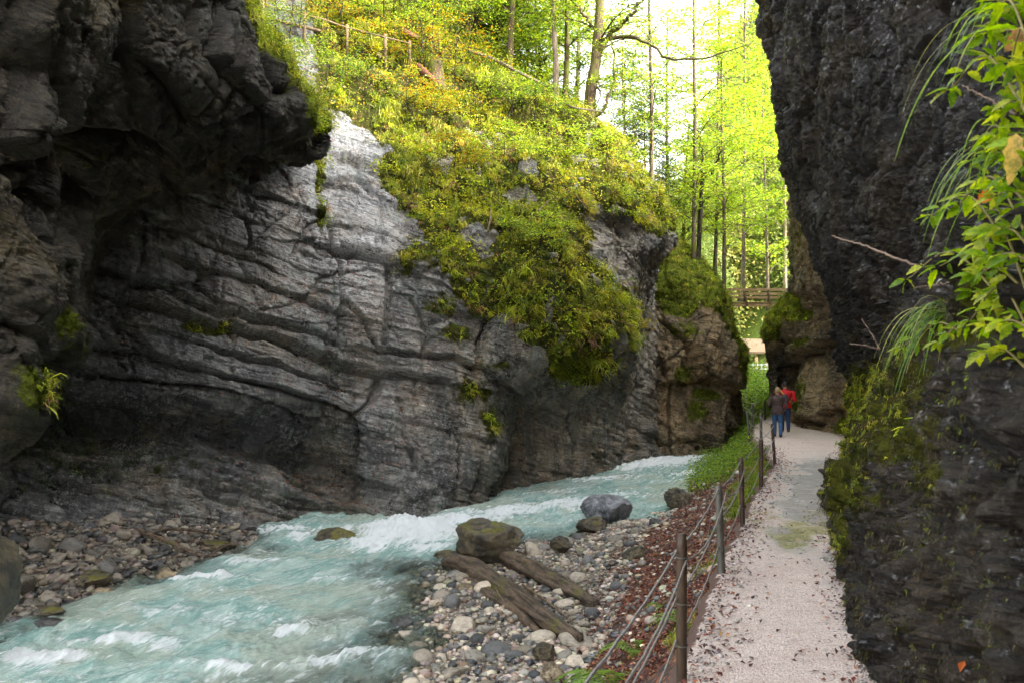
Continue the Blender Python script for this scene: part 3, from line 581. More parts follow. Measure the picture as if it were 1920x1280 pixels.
t = NT('trodden_grit_path'); g = t.pos()
v1 = t.n('ShaderNodeTexVoronoi'); t.L(g, v1.inputs['Vector']); v1.inputs['Scale'].default_value = 75.; s1 = t.n('ShaderNodeSeparateColor'); t.L(v1.outputs['Color'], s1.inputs[0])
grit = t.mix(t.ramp(s1.outputs[0], .0, 1.), (.42, .34, .29), (.64, .53, .46)); grit = t.mix(t.ramp(s1.outputs[1], .93, .97), grit, (.22, .18, .16))
grit = t.mix(t.ramp(t.noise(g, 1.2, 6, .7), .45, .7, 0, .5), grit, (.40, .29, .24)); grit = t.mix(t.ramp(t.noise(g, 5., 6, .75), .54, .68, 0, .5), grit, (.28, .19, .16))
grit = t.mix(t.ramp(t.noise(t.pos((1,3,1)), 3., 6, .8), .60, .66, 0, .55), grit, (.15, .085, .075))
wc = t.mix(t.ramp(t.noise(g, 4., 6, .7), .35, .65), (.28, .255, .24), (.46, .42, .39))
wf = t.ramp(t.math('ADD', t.attr('wet'), t.math('MULTIPLY', t.math('SUBTRACT', t.noise(g, 4., 6, .8), .5), 1.6)), .2, .85)
c = t.mix(wf, grit, wc); mf = t.ramp(t.math('ADD', t.attr('puddle'), t.math('MULTIPLY', t.math('SUBTRACT', t.noise(g, 4., 7, .8), .5), 2.4)), .42, .8, 0, .85)
c = t.mix(mf, c, t.mix(t.ramp(t.noise(g, 9.), .4, .6), (.17, .15, .035), (.30, .28, .10)))
c = t.mix(t.ramp(t.math('ADD', t.attr('edge'), t.math('MULTIPLY', t.math('SUBTRACT', t.noise(g, 6., 5, .8), .5), 1.6)), .4, .7), c, (.09, .05, .035)); ro = t.mix(wf, (.85, .85, .85), (.24, .24, .24))
sepr = t.n('ShaderNodeSeparateColor'); t.L(ro, sepr.inputs[0])
t.pbsdf(c, sepr.outputs[0], t.bump(v1.outputs['Distance'], -.012, .8, t.bump(t.noise(g, 9., 6, .7), .04, .6)), spec=.45)
path = mk('path', PP.reshape(-1, 3), gridf(ny, nx), t.m, attrs={'wet': wet, 'puddle': pm, 'edge': np.exp(-(uu/.06)**2)[None]*np.ones_like(PX)+.7*np.exp(-((1-uu)/.2)**2)[None]}); tag(path, kind='structure')

# the river
ya = np.concatenate([np.linspace(2, 11, 40, endpoint=False), 11+(60-11)*(np.linspace(0, 1, 760)**1.5)])
ua = np.linspace(-.10, 1.06, 420)
xlw, xrw = lerp(XL, ya), lerp(XR, ya)
RX = xlw[:, None]+(xrw-xlw)[:, None]*ua; RY = np.repeat(ya[:, None], len(ua), 1)
sflow = RY; T = ua[None]*np.ones_like(RY); width = (xrw-xlw)[:, None]
RP = np.stack([RX, RY, np.zeros_like(RX)], -1)
warp = .6*fbm(RP*.35, 3, 44)
FL = np.stack([sflow*.9+warp*1.2, T*width*1.6+warp+.25*RX, np.zeros_like(RX)], -1)   # stretched down the flow
z = wl(RY)+.15*fbm(FL*np.array([.55, .8, 1]), 3, 51)+.09*ridged(FL*np.array([1.3, 1.9, 1]), 3, 52)*.5+.035*fbm(FL*np.array([4.5, 6, 1]), 3, 53)
rpx = CX+F*RX/RY; rpy = HY-F*(wl(RY)-CZ)/RY
foam = .38*sstep(.30, 1.0, ridged(FL*np.array([1.1, 2.4, 1]), 5, 63, g=.6)*.45+.35*fbm(RP*.5, 2, 66))*sstep(-.35, .3, fbm(RP*.55, 2, 68)+.1)
rap = np.zeros_like(RX)
for x, y, rx, ry, a in ((770,1005,110,26,1.2),(700,1022,60,14,1.),(850,985,110,14,1.),(960,962,90,14,.9),(1060,950,100,12,.8),(1160,935,60,8,.5),(1040,925,80,6,.5),(1240,870,110,10,1.),(1300,890,60,7,.8),(1130,900,70,5,.7),(545,1190,45,16,.95),(90,1240,130,14,.9),(230,1210,120,12,.8),(390,1090,60,7,1.),(640,1240,110,12,.75),(490,1060,90,8,.7),(520,1000,90,9,.8),(300,1150,80,9,.6),(640,1000,25,8,.9),(570,1010,40,8,.9),(330,1092,20,4,1.),(700,1130,70,8,.45),(800,1035,60,8,.8),(450,1255,160,10,.7),(700,1175,40,6,.5),(970,930,50,5,.4),(620,1090,60,6,.5)):
    rap = np.maximum(rap, a*np.exp(-((rpx-x)/rx)**2-((rpy-y+.08*(rpx-x)*(x > 500))/ry)**2))
fn = ridged(FL*np.array([1.6, 3.2, 1]), 5, 81)*.5; foam = np.clip(foam+.95*sstep(.15, 1.15, rap*(.45+.75*fn)+.12*fn), 0, 1)
z += .16*rap*(.5+fbm(FL*np.array([2.2, 2.5, 1]), 3, 58))
z += .22*np.exp(-((rpx-770)/90)**2-((rpy-1000)/16)**2)
bed = gz(RX, RY); dep = np.clip(z-bed, 0, 1.5)
foam *= sstep(.02, .14, dep)
clear = sstep(.42, .03, dep+.12*fbm(RP*1.2, 3, 5))*sstep(26, 20, RY)
RP[..., 2] = z
t = NT('milky_turquoise_water'); g = t.pos(); fo = t.attr('foam'); FR_ = (0, 0, .42)
fg = t.pos((2.6, .8, 1), FR_); n1 = t.noise(fg, 3.5, 8, .72, .6); n2 = t.noise(g, 22., 5, .7)
ns = t.noise(t.pos((3.6, .55, 1), FR_), 3.2, 7, .72, 1.2); ff = t.ramp(t.math('ADD', fo, t.math('ADD', t.math('MULTIPLY', t.math('SUBTRACT', n1, .5), 1.5), t.math('MULTIPLY', t.math('SUBTRACT', ns, .5), 1.9))), .22, .9)
base = t.mix(t.ramp(t.noise(fg, .7, 6, .75, .8), .42, .58), (.27, .46, .405), (.46, .61, .54)); base = t.mix(t.ramp(n1, .50, .62, 0, .6), base, (.64, .74, .69))
base = t.mix(t.ramp(t.noise(g, .5, 3, .6), .48, .6, 0, .6), base, (.50, .54, .42))
c = t.mix(ff, base, (.84, .88, .87)); nb = t.bump(n2, .03, .6, t.bump(ns, .10, .8, t.bump(n1, .16, .9)))
b = t.pbsdf(c, t.ramp(ff, 0, 1, .12, .6), nb, spec=.5, link=False, Subsurface_Weight=0.)
tr = t.n('ShaderNodeBsdfTransparent'); tr.inputs[0].default_value = (.80, .86, .76, 1); gl = t.n('ShaderNodeBsdfGlossy'); gl.inputs['Roughness'].default_value = .08; t.L(nb, gl.inputs['Normal'])
fr = t.n('ShaderNodeFresnel'); fr.inputs[0].default_value = 1.33; t.L(nb, fr.inputs['Normal'])
m1 = t.n('ShaderNodeMixShader'); t.L(fr.outputs[0], m1.inputs[0]); t.L(tr.outputs[0], m1.inputs[1]); t.L(gl.outputs[0], m1.inputs[2])
m2 = t.n('ShaderNodeMixShader'); t.L(t.math('MULTIPLY', t.attr('clear'), t.math('SUBTRACT', 1., t.math('MULTIPLY', ff, .8))), m2.inputs[0]); t.L(b.outputs[0], m2.inputs[1]); t.L(m1.outputs[0], m2.inputs[2]); t.L(m2.outputs[0], t.out.inputs[0])
river = mk('river', RP.reshape(-1, 3), gridf(len(ya), len(ua)), t.m, attrs={'foam': foam, 'clear': np.clip(clear, 0, .97)}); tag(river, kind='structure')
# ------------------------------------------------------------------ scattering helpers
def proj(P):
    Y = np.maximum(P[..., 1], .2); return CX+F*P[..., 0]/Y, HY-F*(P[..., 2]-CZ)/Y
for S in (cl, ov, rd, rr, rw): S['qx'], S['qy'] = proj(S['P'])
def at(S, px, py, lift=0.):
    """the nearest surface point seen at that place"""
    d = (S['qx']-px)**2+(S['qy']-py)**2+np.where((S['N']*(np.array([0, 0, 2.2])-S['P'])).sum(-1) < 0, 1e5, 0)+(S['P'][..., 1]*.5)
    i = np.unravel_index(np.argmin(d), d.shape); return S['P'][i]+S['N'][i]*lift
def scatter(S, n, wgt, rng, box=(-40, -60, 1960, 1320)):
    P, N = S['P'], S['N']; a = P[:-1, :-1]; A = np.linalg.norm(np.cross(P[1:, :-1]-a, P[:-1, 1:]-a), axis=-1)
    w_ = A*wgt[:-1, :-1]; qx, qy = S['qx'][:-1, :-1], S['qy'][:-1, :-1]
    w_ = np.where((qx > box[0]) & (qx < box[2]) & (qy > box[1]) & (qy < box[3]), w_, 0).ravel(); w_ = np.maximum(w_, 0)
    i = rng.choice(len(w_), n, p=w_/w_.sum()); r, c = np.unravel_index(i, A.shape); u, v = rng.random(n)[:, None], rng.random(n)[:, None]
    return a[r, c]*(1-u)*(1-v)+P[r+1, c]*u*(1-v)+P[r, c+1]*(1-u)*v+P[r+1, c+1]*u*v, N[r, c], qx.ravel()[i], qy.ravel()[i]
def unit(v): return v/(np.linalg.norm(v, axis=-1, keepdims=True)+1e-9)
def pal(rng, n, cols, wts=None, var=.18):
    cols = np.array(cols, float); i = rng.choice(len(cols), n, p=None if wts is None else np.array(wts)/np.sum(wts))
    return np.clip(cols[i]*(1+var*rng.normal(size=(n, 1)))*(1+.06*rng.normal(size=(n, 3))), .004, .9)
def blades(B, N, nb, L, wd, col, rng, droop=.55, spread=.8, up=.5):
    """grass tufts: B,N (n,3); L,wd (n,), col (n,3)"""
    n = len(B); B_ = np.repeat(B, nb, 0)+rng.normal(size=(n*nb, 3))*.04*np.repeat(L, nb)[:, None]/.3; L_ = np.repeat(L, nb)*rng.uniform(.55, 1.2, n*nb)
    d = unit(np.repeat(N, nb, 0)*.5+np.array([0, 0, up])+spread*rng.normal(size=(n*nb, 3))*.6); w_ = np.repeat(wd, nb)*rng.uniform(.7, 1.3, n*nb)
    s = unit(np.cross(d, rng.normal(size=(n*nb, 3)))); g = np.array([0, 0, -1.])
    hd = unit(np.repeat(N, nb, 0)*np.array([1, 1, 0])+.7*rng.normal(size=(n*nb, 3))*np.array([1, 1, 0]))
    p1 = B_+d*(L_*.5)[:, None]; p2 = p1+(unit(d*.6+hd*.6+g*droop*1.0))*(L_*.3)[:, None]; p3 = p2+unit(d*.2+hd*.4+g*droop*1.9)*(L_*.3)[:, None]
    k = lambda p, a: (p-s*(w_*a)[:, None], p+s*(w_*a)[:, None])
    V = np.stack([*k(B_, .35), *k(p1, .5), *k(p2, .4), *k(p3, .06)], 1).reshape(-1, 3)
    o = np.arange(n*nb)[:, None, None]*8; q = np.array([[0, 1, 3, 2], [2, 3, 5, 4], [4, 5, 7, 6]])[None]
    c = np.repeat(np.clip(np.repeat(col, nb, 0)*(1+.2*rng.normal(size=(n*nb, 1))), .004, .9), 8, 0)
    return V, (o+q).reshape(-1, 4), c
def leafq(C, size, nrm, col, rng, aspect=.5, tilt=.5, fold=.12):
    """one folded four-cornered leaf at each C"""
    n = len(C); nr = unit(np.asarray(nrm)+tilt*rng.normal(size=(n, 3))); a = unit(np.cross(nr, rng.normal(size=(n, 3)))); b = np.cross(nr, a)
    s = (np.asarray(size)*rng.uniform(.7, 1.25, n))[:, None]
    V = np.stack([C-a*s*.5, C+b*s*.5*aspect+nr*s*fold-a*s*.05, C+a*s*.5-nr*s*.1, C-b*s*.5*aspect+nr*s*fold-a*s*.05], 1).reshape(-1, 3)
    return V, np.arange(n*4).reshape(n, 4), np.repeat(col, 4, 0)
M['grass'] = leaf_mat('grass_blade', .35, .5); M['leaf'] = leaf_mat('green_leaf', .5, .4); M['far_leaf'] = leaf_mat('sunlit_leaf', .55, .6)
M['litter'] = leaf_mat('fallen_leaf', .15, .35, spec=.5)

# ---- undergrowth of the wooded slope
GR = [(.20, .23, .012), (.33, .34, .018), (.12, .15, .012), (.36, .33, .04), (.20, .12, .045), (.04, .06, .010)]
rg = np.random.default_rng(3)
bt = MB()
clump = lambda P, s, f=.45: sstep(-.35, .35, fbm(P*f, 4, s))
bare = lambda S: 1-.8*np.exp(-((S['qx']-760)/150)**2-((S['qy']-130)/60)**2)
wS = sstep(.45, .7, cl['moss'])*(.02+clump(cl['P'], 201, 1.1)**2.2)*bare(cl)*sstep(-.9, .0, cl['N'][..., 2]+.6)
B, N, qx, qy = scatter(cl, 11000, wS, rg)
L = rg.uniform(.14, .42, len(B)); col = pal(rg, len(B), GR, (5, 5, 4, 3, 1.6, 2)); wn_ = fbm(B*.5, 3, 210); col *= np.clip(1+.9*wn_, .35, 1.6)[:, None]
bt.add(*blades(B, N, 15, L, np.full(len(B), .024), col, rg, droop=.7))
B, N, qx, qy = scatter(cl, 240, wS*(cl['qy'] > 120), rg); L = rg.uniform(.4, .7, len(B)); bt.add(*blades(B, N, 32, L, np.full(len(B), .024), pal(rg, len(B), GR, (4, 6, 2, 3, .6, .3)), rg, droop=.9, spread=.6))
for S, n, wv in ((cl, 1600, 'low'), (rd, 2600, None), (rr, 900, None), (ov, 1500, None)):
    ww = sstep(.35, .75, S['moss'])*(.1+clump(S['P'], 203))
    if wv == 'low': ww = sstep(.3, .6, S['moss'])*(S['qy'] > 250)*((S['qx'] < 1000) | (S['qy'] > 560))*(.2+clump(S['P'], 205, 1.2))
    B, N, qx, qy = scatter(S, n, ww, rg); col = pal(rg, len(B), GR, (5, 4, 5, 2, 1, 2)); L = rg.uniform(.10, .30, len(B))
    bt.add(*blades(B, N, 12, L, np.full(len(B), .016), col, rg, droop=.9))
tag(bt.build('slope_grass', M['grass'], smooth=False), 'yellow green grass tufts covering the steep slope and ledges', 'grass', kind='stuff')
# ---- herbs and small leafy plants
bt = MB()
def herbs(S, n, ww, per, size, cols, wts=None, R=.16, rng=rg, var=.2, height=.12):
    B, N, qx, qy = scatter(S, n, ww, rng); c = pal(rng, n, cols, wts, var)
    C = np.repeat(B+N*height*.6+np.array([0, 0, height*.5]), per, 0)+rng.normal(size=(n*per, 3))*R*np.array([1, 1, .55])
    bt.add(*leafq(C, np.full(n*per, size), np.repeat(N*.4+np.array([0, 0, .8]), per, 0), np.clip(np.repeat(c, per, 0)*(1+.2*rng.normal(size=(n*per, 1))), .004, .9), rng))
HB = [(.11, .17, .012), (.22, .27, .018), (.36, .36, .03), (.045, .08, .01), (.34, .28, .025), (.20, .10, .02)]
wH = sstep(.45, .7, cl['moss'])*(.02+clump(cl['P'], 231, .9)**2.)
herbs(cl, 2500, wH, 16, .075, HB, (5, 5, 2, 4, .5, .25))
herbs(cl, 700, wH*(cl['qy'] > 180)*(cl['qx'] > 760), 22, .095, HB, (2, 4, 4, 1, 1.4, .2), R=.2)
herbs(cl, 160, wH*(cl['qy'] > 160), 60, .12, HB, (3, 5, 4, 1, 2.5, .8), R=.33, height=.3)
herbs(cl, 900, wH*(cl['qy'] < 220), 22, .085, HB, (5, 5, 2, 5, 1.2, .8), R=.28, height=.35)
herbs(rd, 700, sstep(.4, .7, rd['moss'])*(.1+clump(rd['P'], 233)), 14, .07, HB, (5, 4, 1, 5, .3, .4), R=.2)
herbs(rr, 260, sstep(.4, .7, rr['moss']), 12, .065, HB, (5, 4, 1, 3, .3, .1), R=.15)
herbs(ov, 900, sstep(.5, .8, ov['moss'])*(ov['qx'] > 440), 14, .055, HB, (5, 6, 3, 2, .5, .1), R=.15)
lo = .02+1.0*np.exp(-((cl['qx']-120)/120)**2-((cl['qy']-860)/50)**2)+.25*np.exp(-((cl['qx']-60)/60)**2-((cl['qy']-720)/60)**2)
herbs(cl, 260, lo*(cl['qy'] > 560)*(cl['qx'] < 640), 10, .05, [(.06, .14, .02), (.12, .2, .02), (.03, .07, .015)], R=.12)
tag(bt.build('leafy_undergrowth', M['leaf'], smooth=False), 'small leafy herbs growing among the grass on slope and ledges', 'undergrowth', kind='stuff')
# ---- fallen leaves: on the bank, beside the path, on ledges
bt = MB(); LF = [(.26, .075, .03), (.13, .035, .022), (.34, .14, .06), (.055, .022, .016), (.30, .20, .09)]
def drop(x, y, z, cols=LF, wts=(1.8, 5, 1.2, 8, 1.), size=.055, n_=None, up=(0, 0, 1)):
    n = len(x); C = np.stack([x, y, z+.015], -1); bt.add(*leafq(C, np.full(n, size), np.tile(np.array(up, float), (n, 1)), pal(rg, n, cols, wts, .3), rg, aspect=.62, tilt=.35))
y = rg.uniform(9, 34, 30000)**1.; y = 9+(y-9)*rg.random(len(y))**.35; u = rg.random(len(y))**.8; x = lerp(XB, y)-.3+u*(lerp(XF, y)-lerp(XB, y)+.25)
ok = fbm(np.stack([x, y, x*0], -1)*.9, 3, 301) > -.28+.35*rg.normal(size=len(x))*.5; x, y = x[ok], y[ok]; drop(x, y, gz(x, y), size=.06)
y = 6+28*rg.random(1100)**1.4; x = lerp(XF, y)+.0+np.abs(rg.normal(size=len(y)))*.22; drop(x, y, 0*x+.03, size=.052)
y = 6+22*rg.random(420)**1.4; x = lerp(XP, y)-.12-np.abs(rg.normal(size=len(y)))*.22; drop(x, y, 0*x+.035, size=.05)
y = 6+26*rg.random(50); x = lerp(XF, y)+rg.random(len(y))*(lerp(XP, y)-lerp(XF, y)); drop(x, y, 0*x+.04, size=.045)
y = 11+14*rg.random(420); x = lerp(XR, y)+.3+rg.random(len(y))*(lerp(XB, y)-lerp(XR, y)); drop(x, y, gz(x, y)+.07, size=.05)
wl_ = sstep(.05, .5, cl['N'][..., 2])*(1-cl['moss'])*np.exp(-((cl['qx']-600)/260)**2)*(cl['qy'] > 250)*sstep(.0, .4, fbm(cl['P']*.8, 3, 303)+.15)
B, N, qx, qy = scatter(cl, 2600, wl_, rg); bt.add(*leafq(B+N*.02, np.full(len(B), .055), N, pal(rg, len(B), LF, (5, 4, 3, 4, 1), .3), rg))
B, N, qx, qy = scatter(cl, 5500, np.exp(-((cl['qx']-720)/140)**2-((cl['qy']-140)/60)**2)+.10*cl['moss']*(cl['qy'] < 650), rg); bt.add(*leafq(B+N*.04, np.full(len(B), .07), N, pal(rg, len(B), LF, (5, 4, 3, 5, 1), .3), rg))
B, N, qx, qy = scatter(rw, 26, (rw['qy'] > 800)*(rw['N'][..., 2] > 0)*1., rg); bt.add(*leafq(B+N*.02, np.full(len(B), .05), N, pal(rg, len(B), [(.45, .10, .02), (.55, .3, .04)], (5, 1), .2), rg, aspect=.6))
tag(bt.build('fallen_leaves', M['litter'], smooth=False), 'wet red brown autumn leaves lying on bank, path edge and ledges', 'leaves', kind='stuff')
# ---- moss hanging on the right wall, bank grass and ferns
bt = MB()
mw = sstep(.35, .8, rw['moss'])*(.05+clump(rw['P'], 241, 1.5)**1.5)
B, N, qx, qy = scatter(rw, 14000, mw*(rw['P'][..., 1] > 3), rg); sc_ = np.clip(B[:, 1]/12, .35, 1.3)
bt.add(*blades(B, N, 9, .085*sc_, .007*sc_, pal(rg, len(B), [(.16, .19, .008), (.30, .31, .015), (.07, .09, .006), (.34, .28, .04)], (4, 3, 3, 1)), rg, droop=1.6, up=.05))
mw2 = (rw['P'][..., 1] > 2.)*(rw['P'][..., 1] < 17)*(rw['qy'] > 560)*(.25+clump(rw['P'], 245, 2.2))/np.maximum(rw['P'][..., 1], 2.5)**1.3
B, N, qx, qy = scatter(rw, 13000, mw2, rg); sc_ = np.clip(B[:, 1]/10, .3, 1.)
bt.add(*blades(B, N, 7, .075*sc_, .0055*sc_, pal(rg, len(B), [(.045, .036, .018), (.09, .065, .03), (.02, .016, .010), (.10, .11, .015), (.16, .17, .02)], (5, 3, 4, 2, .7)), rg, droop=1.7, up=.0))
B, N, qx, qy = scatter(rw, 900, mw2*(.08+rw['moss']), rg); C = np.repeat(B+N*.02, 6, 0)+rg.normal(size=(5400, 3))*.03; bt.add(*leafq(C, np.full(5400, .014), np.repeat(N, 6, 0)+np.array([0, 0, .6]), pal(rg, 5400, [(.09, .12, .012), (.14, .16, .015), (.05, .07, .01)], (3, 1, 4)), rg, aspect=.7))
tag(bt.build('hanging_moss', M['grass'], smooth=False), 'yellow green moss hanging in strands from the wet right rock wall', 'moss', kind='stuff')
bt = MB()
y = 9+34*rg.random(900)**.9; x = lerp(XF, y)-.15-np.abs(rg.normal(size=len(y)))*.35*np.where(y > 22, 1.3, .6); ok = (y > 17) | (fbm(np.stack([x, y, x*0], -1)*.7, 2, 311) > .12); x, y = x[ok], y[ok]
B = np.stack([x, y, gz(x, y)], -1); N = np.tile([0, 0, 1.], (len(x), 1)); bt.add(*blades(B, N, 14, rg.uniform(.10, .28, len(x)), np.full(len(x), .011), pal(rg, len(x), [(.10, .17, .015), (.20, .25, .02), (.25, .24, .04)], (4, 4, 2)), rg))
y = 27+26*rg.random(900); x = lerp(XF, y)-.2-rg.random(len(y))*1.9; B = np.stack([x, y, gz(x, y)+.05], -1)
for k in range(1):
    n = len(B); C = np.repeat(B, 16, 0)+rg.normal(size=(n*16, 3))*np.array([.2, .2, .16])+np.array([0, 0, .15]); bt.add(*leafq(C, np.full(len(C), .085), np.tile([0, -.2, 1.], (len(C), 1)), pal(rg, len(C), [(.14, .24, .02), (.26, .34, .03), (.08, .15, .02)], None, .2), rg))
y = 48+22*rg.random(1500); x = lerp(XF, y)-3.5+rg.random(len(y))*7; B = np.stack([x, y, gz(x, y)+.1], -1); B[:, 2] += sstep(50, 70, y)*1.2*rg.random(len(y)); n = len(B)
C = np.repeat(B, 18, 0)+rg.normal(size=(n*18, 3))*np.array([.4, .4, .3])+np.array([0, 0, .3]); bt.add(*leafq(C, np.full(len(C), .15), np.tile([0, -.3, 1.], (len(C), 1)), pal(rg, len(C), [(.18, .30, .03), (.30, .38, .05), (.10, .18, .02)], None, .2), rg))
tag(bt.build('bank_plants', M['leaf'], smooth=False), 'fresh green grass and herbs along the bank behind the cable fence', 'undergrowth', kind='stuff')
def fern(x, y, L, n, name='fern', label=None, group=None, z=None, rng=rg):
    mb = MB(); z0 = float(gz(np.array([x]), np.array([y]))[0]) if z is None else z; R = math.tau*rng.random()
    root = empty(name, (x, y, z0)); tag(root, label, 'fern', group)
    for k in range(n):
        a = R+k*math.tau/n+rng.normal()*.2; l = L*rng.uniform(.75, 1.1); h = np.array([math.cos(a), math.sin(a), 0])
        pts = np.array([h*l*t_+np.array([0, 0, 1])*l*(1.0*t_-1.05*t_*t_) for t_ in np.linspace(0, 1, 16)]); mb.add(*tube(pts[:, :], np.linspace(.005, .001, 16), 4), col=(.12, .16, .03))
        sd = np.cross(h, [0, 0, 1])
        for j in range(2, 16):
            wl2 = l*.26*math.sin(math.pi*(j/16)**.7)
            for s_ in (-1, 1):
                d = unit(sd*s_+h*.45+np.array([0, 0, -.15])); p = pts[j]; q = p+d*wl2; e = unit(h)*l*.028
                c = np.array([.15, .27, .02])*rng.uniform(.7, 1.3)
                mb.add([p-e, p+e, (p+q)/2+e*.9, q, (p+q)/2-e*.9], np.array([[0, 1, 2, 3, 4]]), col=c)
    mb.build('frond', M['leaf'], root, smooth=False)
    return root
FN = [(1.0, 9.9, .62, 11, 'largest bright fern low on the leafy bank before the nearest post'), (1.35, 11.0, .42, 9, 'small fern on the bank just beyond the largest fern'), (1.75, 10.4, .40, 9, 'fern touching the lower cable between the two nearest posts'), (.62, 9.35, .52, 10, 'fern at the bottom edge of the leafy bank'), (1.9, 12.6, .26, 6, 'small fern among red leaves beside the grey metal post')]
for f in FN: fern(f[0], f[1], f[2], f[3], label=f[4], group='ferns on the leafy bank')
# ------------------------------------------------------------------ stones, boulders, driftwood
t = NT('river_stone'); g = t.pos(obj=True); oi = t.n('ShaderNodeObjectInfo').outputs['Random']; n1 = t.noise(g, 2.4, 7, .7); n2 = t.noise(g, 14., 6, .7)
cr = t.n('ShaderNodeValToRGB'); t.L(oi, cr.inputs[0]); e = cr.color_ramp.elements; e[0].color = (.025, .026, .026, 1); e[1].color = (.60, .50, .37, 1)
for p_, c_ in ((.25, (.12, .12, .115)), (.45, (.27, .24, .19)), (.6, (.19, .155, .105)), (.78, (.42, .36, .27))): el = e.new(p_); el.color = (*c_, 1)
c = t.mix(t.ramp(n1, .3, .7), t.mix(.55, cr.outputs[0], (.03, .03, .03)), cr.outputs[0]); c = t.mix(t.ramp(n2, .55, .7, 0, .4), c, (.5, .47, .4))
t.pbsdf(c, t.ramp(n1, .4, .6, .25, .6), t.bump(n2, .03, .6), spec=.5); M['stone'] = t.m
t = NT('gravel_stone'); g = t.pos(); c = t.mix(t.ramp(t.noise(g, 20., 5, .7), .3, .7), t.mix(.4, t.attr('col', 'Color'), (.02, .02, .02)), t.attr('col', 'Color'))
t.pbsdf(c, t.ramp(t.noise(g, 3.), .4, .6, .25, .7), spec=.45); M['gravel'] = t.m
def boulder_mat(name, a, b, moss, mc=(.14, .13, .015)):
    t = NT(name); g = t.pos(obj=True); n1 = t.noise(g, 2.4, 9, .75); n2 = t.noise(g, 9., 8, .8)
    c = t.mix(t.ramp(n1, .43, .57), a, b); c = t.mix(t.ramp(n2, .53, .62, 0, .5), c, tuple(min(1, x*2) for x in b)); c = t.mix(t.ramp(n2, .38, .47, .7, 0), c, tuple(x*.4 for x in a))
    nz = t.n('ShaderNodeSeparateXYZ'); t.L(t.n('ShaderNodeNewGeometry').outputs['Normal'], nz.inputs[0])
    mf = t.ramp(t.math('ADD', nz.outputs[2], t.math('MULTIPLY', t.math('SUBTRACT', t.noise(g, 2.6, 7, .75), .5), 2.2)), 1.32-moss, 1.5-moss)
    c = t.mix(mf, c, t.mix(t.ramp(t.noise(g, 14.), .4, .6), tuple(x*.6 for x in mc), mc)); h = t.math('ADD', n1, t.math('MULTIPLY', n2, .5))
    t.pbsdf(c, t.math('ADD', t.ramp(n1, .4, .6, .28, .55), t.math('MULTIPLY', mf, .4)), t.bump(t.noise(g, 38., 6, .7), .015, .8, t.bump(h, .09, 1.)), spec=.5); return t.m
M['b_moss'] = boulder_mat('mossy_boulder', (.030, .025, .014), (.11, .085, .045), .48); M['b_grey'] = boulder_mat('grey_boulder', (.07, .075, .08), (.24, .245, .26), .05)
M['b_dark'] = boulder_mat('wet_dark_boulder', (.02, .02, .02), (.09, .085, .08), .1); M['b_tan'] = boulder_mat('tan_boulder', (.12, .09, .05), (.36, .28, .17), .35)
def icos(sub):
    import bmesh
    bm = bmesh.new(); bmesh.ops.create_icosphere(bm, subdivisions=sub, radius=1.); V = np.array([v.co[:] for v in bm.verts]); Fc = np.array([[v.index for v in f.verts] for f in bm.faces]); bm.free(); return V, Fc
IC = {k: icos(k) for k in (1, 2, 3, 5)}
def rockshape(sub, seed, cuts=9, rough=.12, cut=(.62, .95), dep=1.):
    V, Fc = IC[sub]; V = V.copy(); r = np.random.default_rng(seed)
    for _ in range(cuts):                       # flatten facets, then roughen
        n = unit(r.normal(size=3)); d = r.uniform(*cut); q = V@n; V -= np.maximum(q-d, 0)[:, None]*n*.9*dep
    V *= (1+rough*fbm(V*1.5+seed, 5, seed % 50))[:, None]
    return V, Fc
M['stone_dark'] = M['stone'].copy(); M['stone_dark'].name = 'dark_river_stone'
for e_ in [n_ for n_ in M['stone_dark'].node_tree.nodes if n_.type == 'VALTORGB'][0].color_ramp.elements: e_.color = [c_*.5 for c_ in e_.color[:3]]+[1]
pd_ = []
protos = []
for k in range(14):
    V, Fc = rockshape(3, 100+k, 10 if k % 2 else 5, .10, (.6, .92) if k % 2 else (.8, 1.)); protos.append((V, Fc))
pm_ = []
for k, (V, Fc) in enumerate(protos):
    me = bpy.data.meshes.new('stone'); me.from_pydata(V.tolist(), [], Fc.tolist()); me.polygons.foreach_set('use_smooth', np.full(len(Fc), True)); me.materials.append(M['stone']); me.update(); pm_.append(me)
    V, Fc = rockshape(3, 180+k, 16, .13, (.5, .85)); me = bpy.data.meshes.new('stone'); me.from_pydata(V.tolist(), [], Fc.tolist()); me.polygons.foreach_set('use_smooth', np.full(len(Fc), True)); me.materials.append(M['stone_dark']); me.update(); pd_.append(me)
rs = np.random.default_rng(19)
placed = []
def free(x, y, r):
    for a, b, c in placed:
        if (a-x)**2+(b-y)**2 < (.72*(c+r))**2: return False
    placed.append((x, y, r)); return True
def put_boulder(label, px, py, Y, wpx, hpx, mat, seed, name='boulder', sub=5, dy=None, rough=.14, cuts=11, group=None, rot=0., dip=.4):
    """centre px,py in the picture, size in photo pixels"""
    V, Fc = rockshape(sub, seed, cuts, rough); sx = wpx*Y/F/2; sz = hpx*Y/F/2; sy = dy or sx*.85
    V = V/np.abs(V).max(0); h = fbm(V*2.5+seed, 5, 7)*.12-.07*np.exp(-(noise(V*1.3+seed, 9)/.035)**2)+.04*ridged(V*5+seed, 3, 8)*.5; V = V*(1+h)[:, None]
    c, s = math.cos(rot), math.sin(rot)
    V = V*np.array([sx, sy, sz]); V = V@np.array([[c, 0, -s], [0, 1, 0], [s, 0, c]])
    P = W(px, py, Y); o = mk(name, V, Fc, M[mat]); o.location = P.tolist(); tag(o, label, 'boulder' if name == 'boulder' else 'stone', group)
    placed.append((P[0], P[1], sx)); return o
put_boulder('biggest moss topped brown boulder resting on driftwood log at the water', 910, 1022, 19.6, 140, 98, 'b_moss', 5, rough=.2, cuts=14)
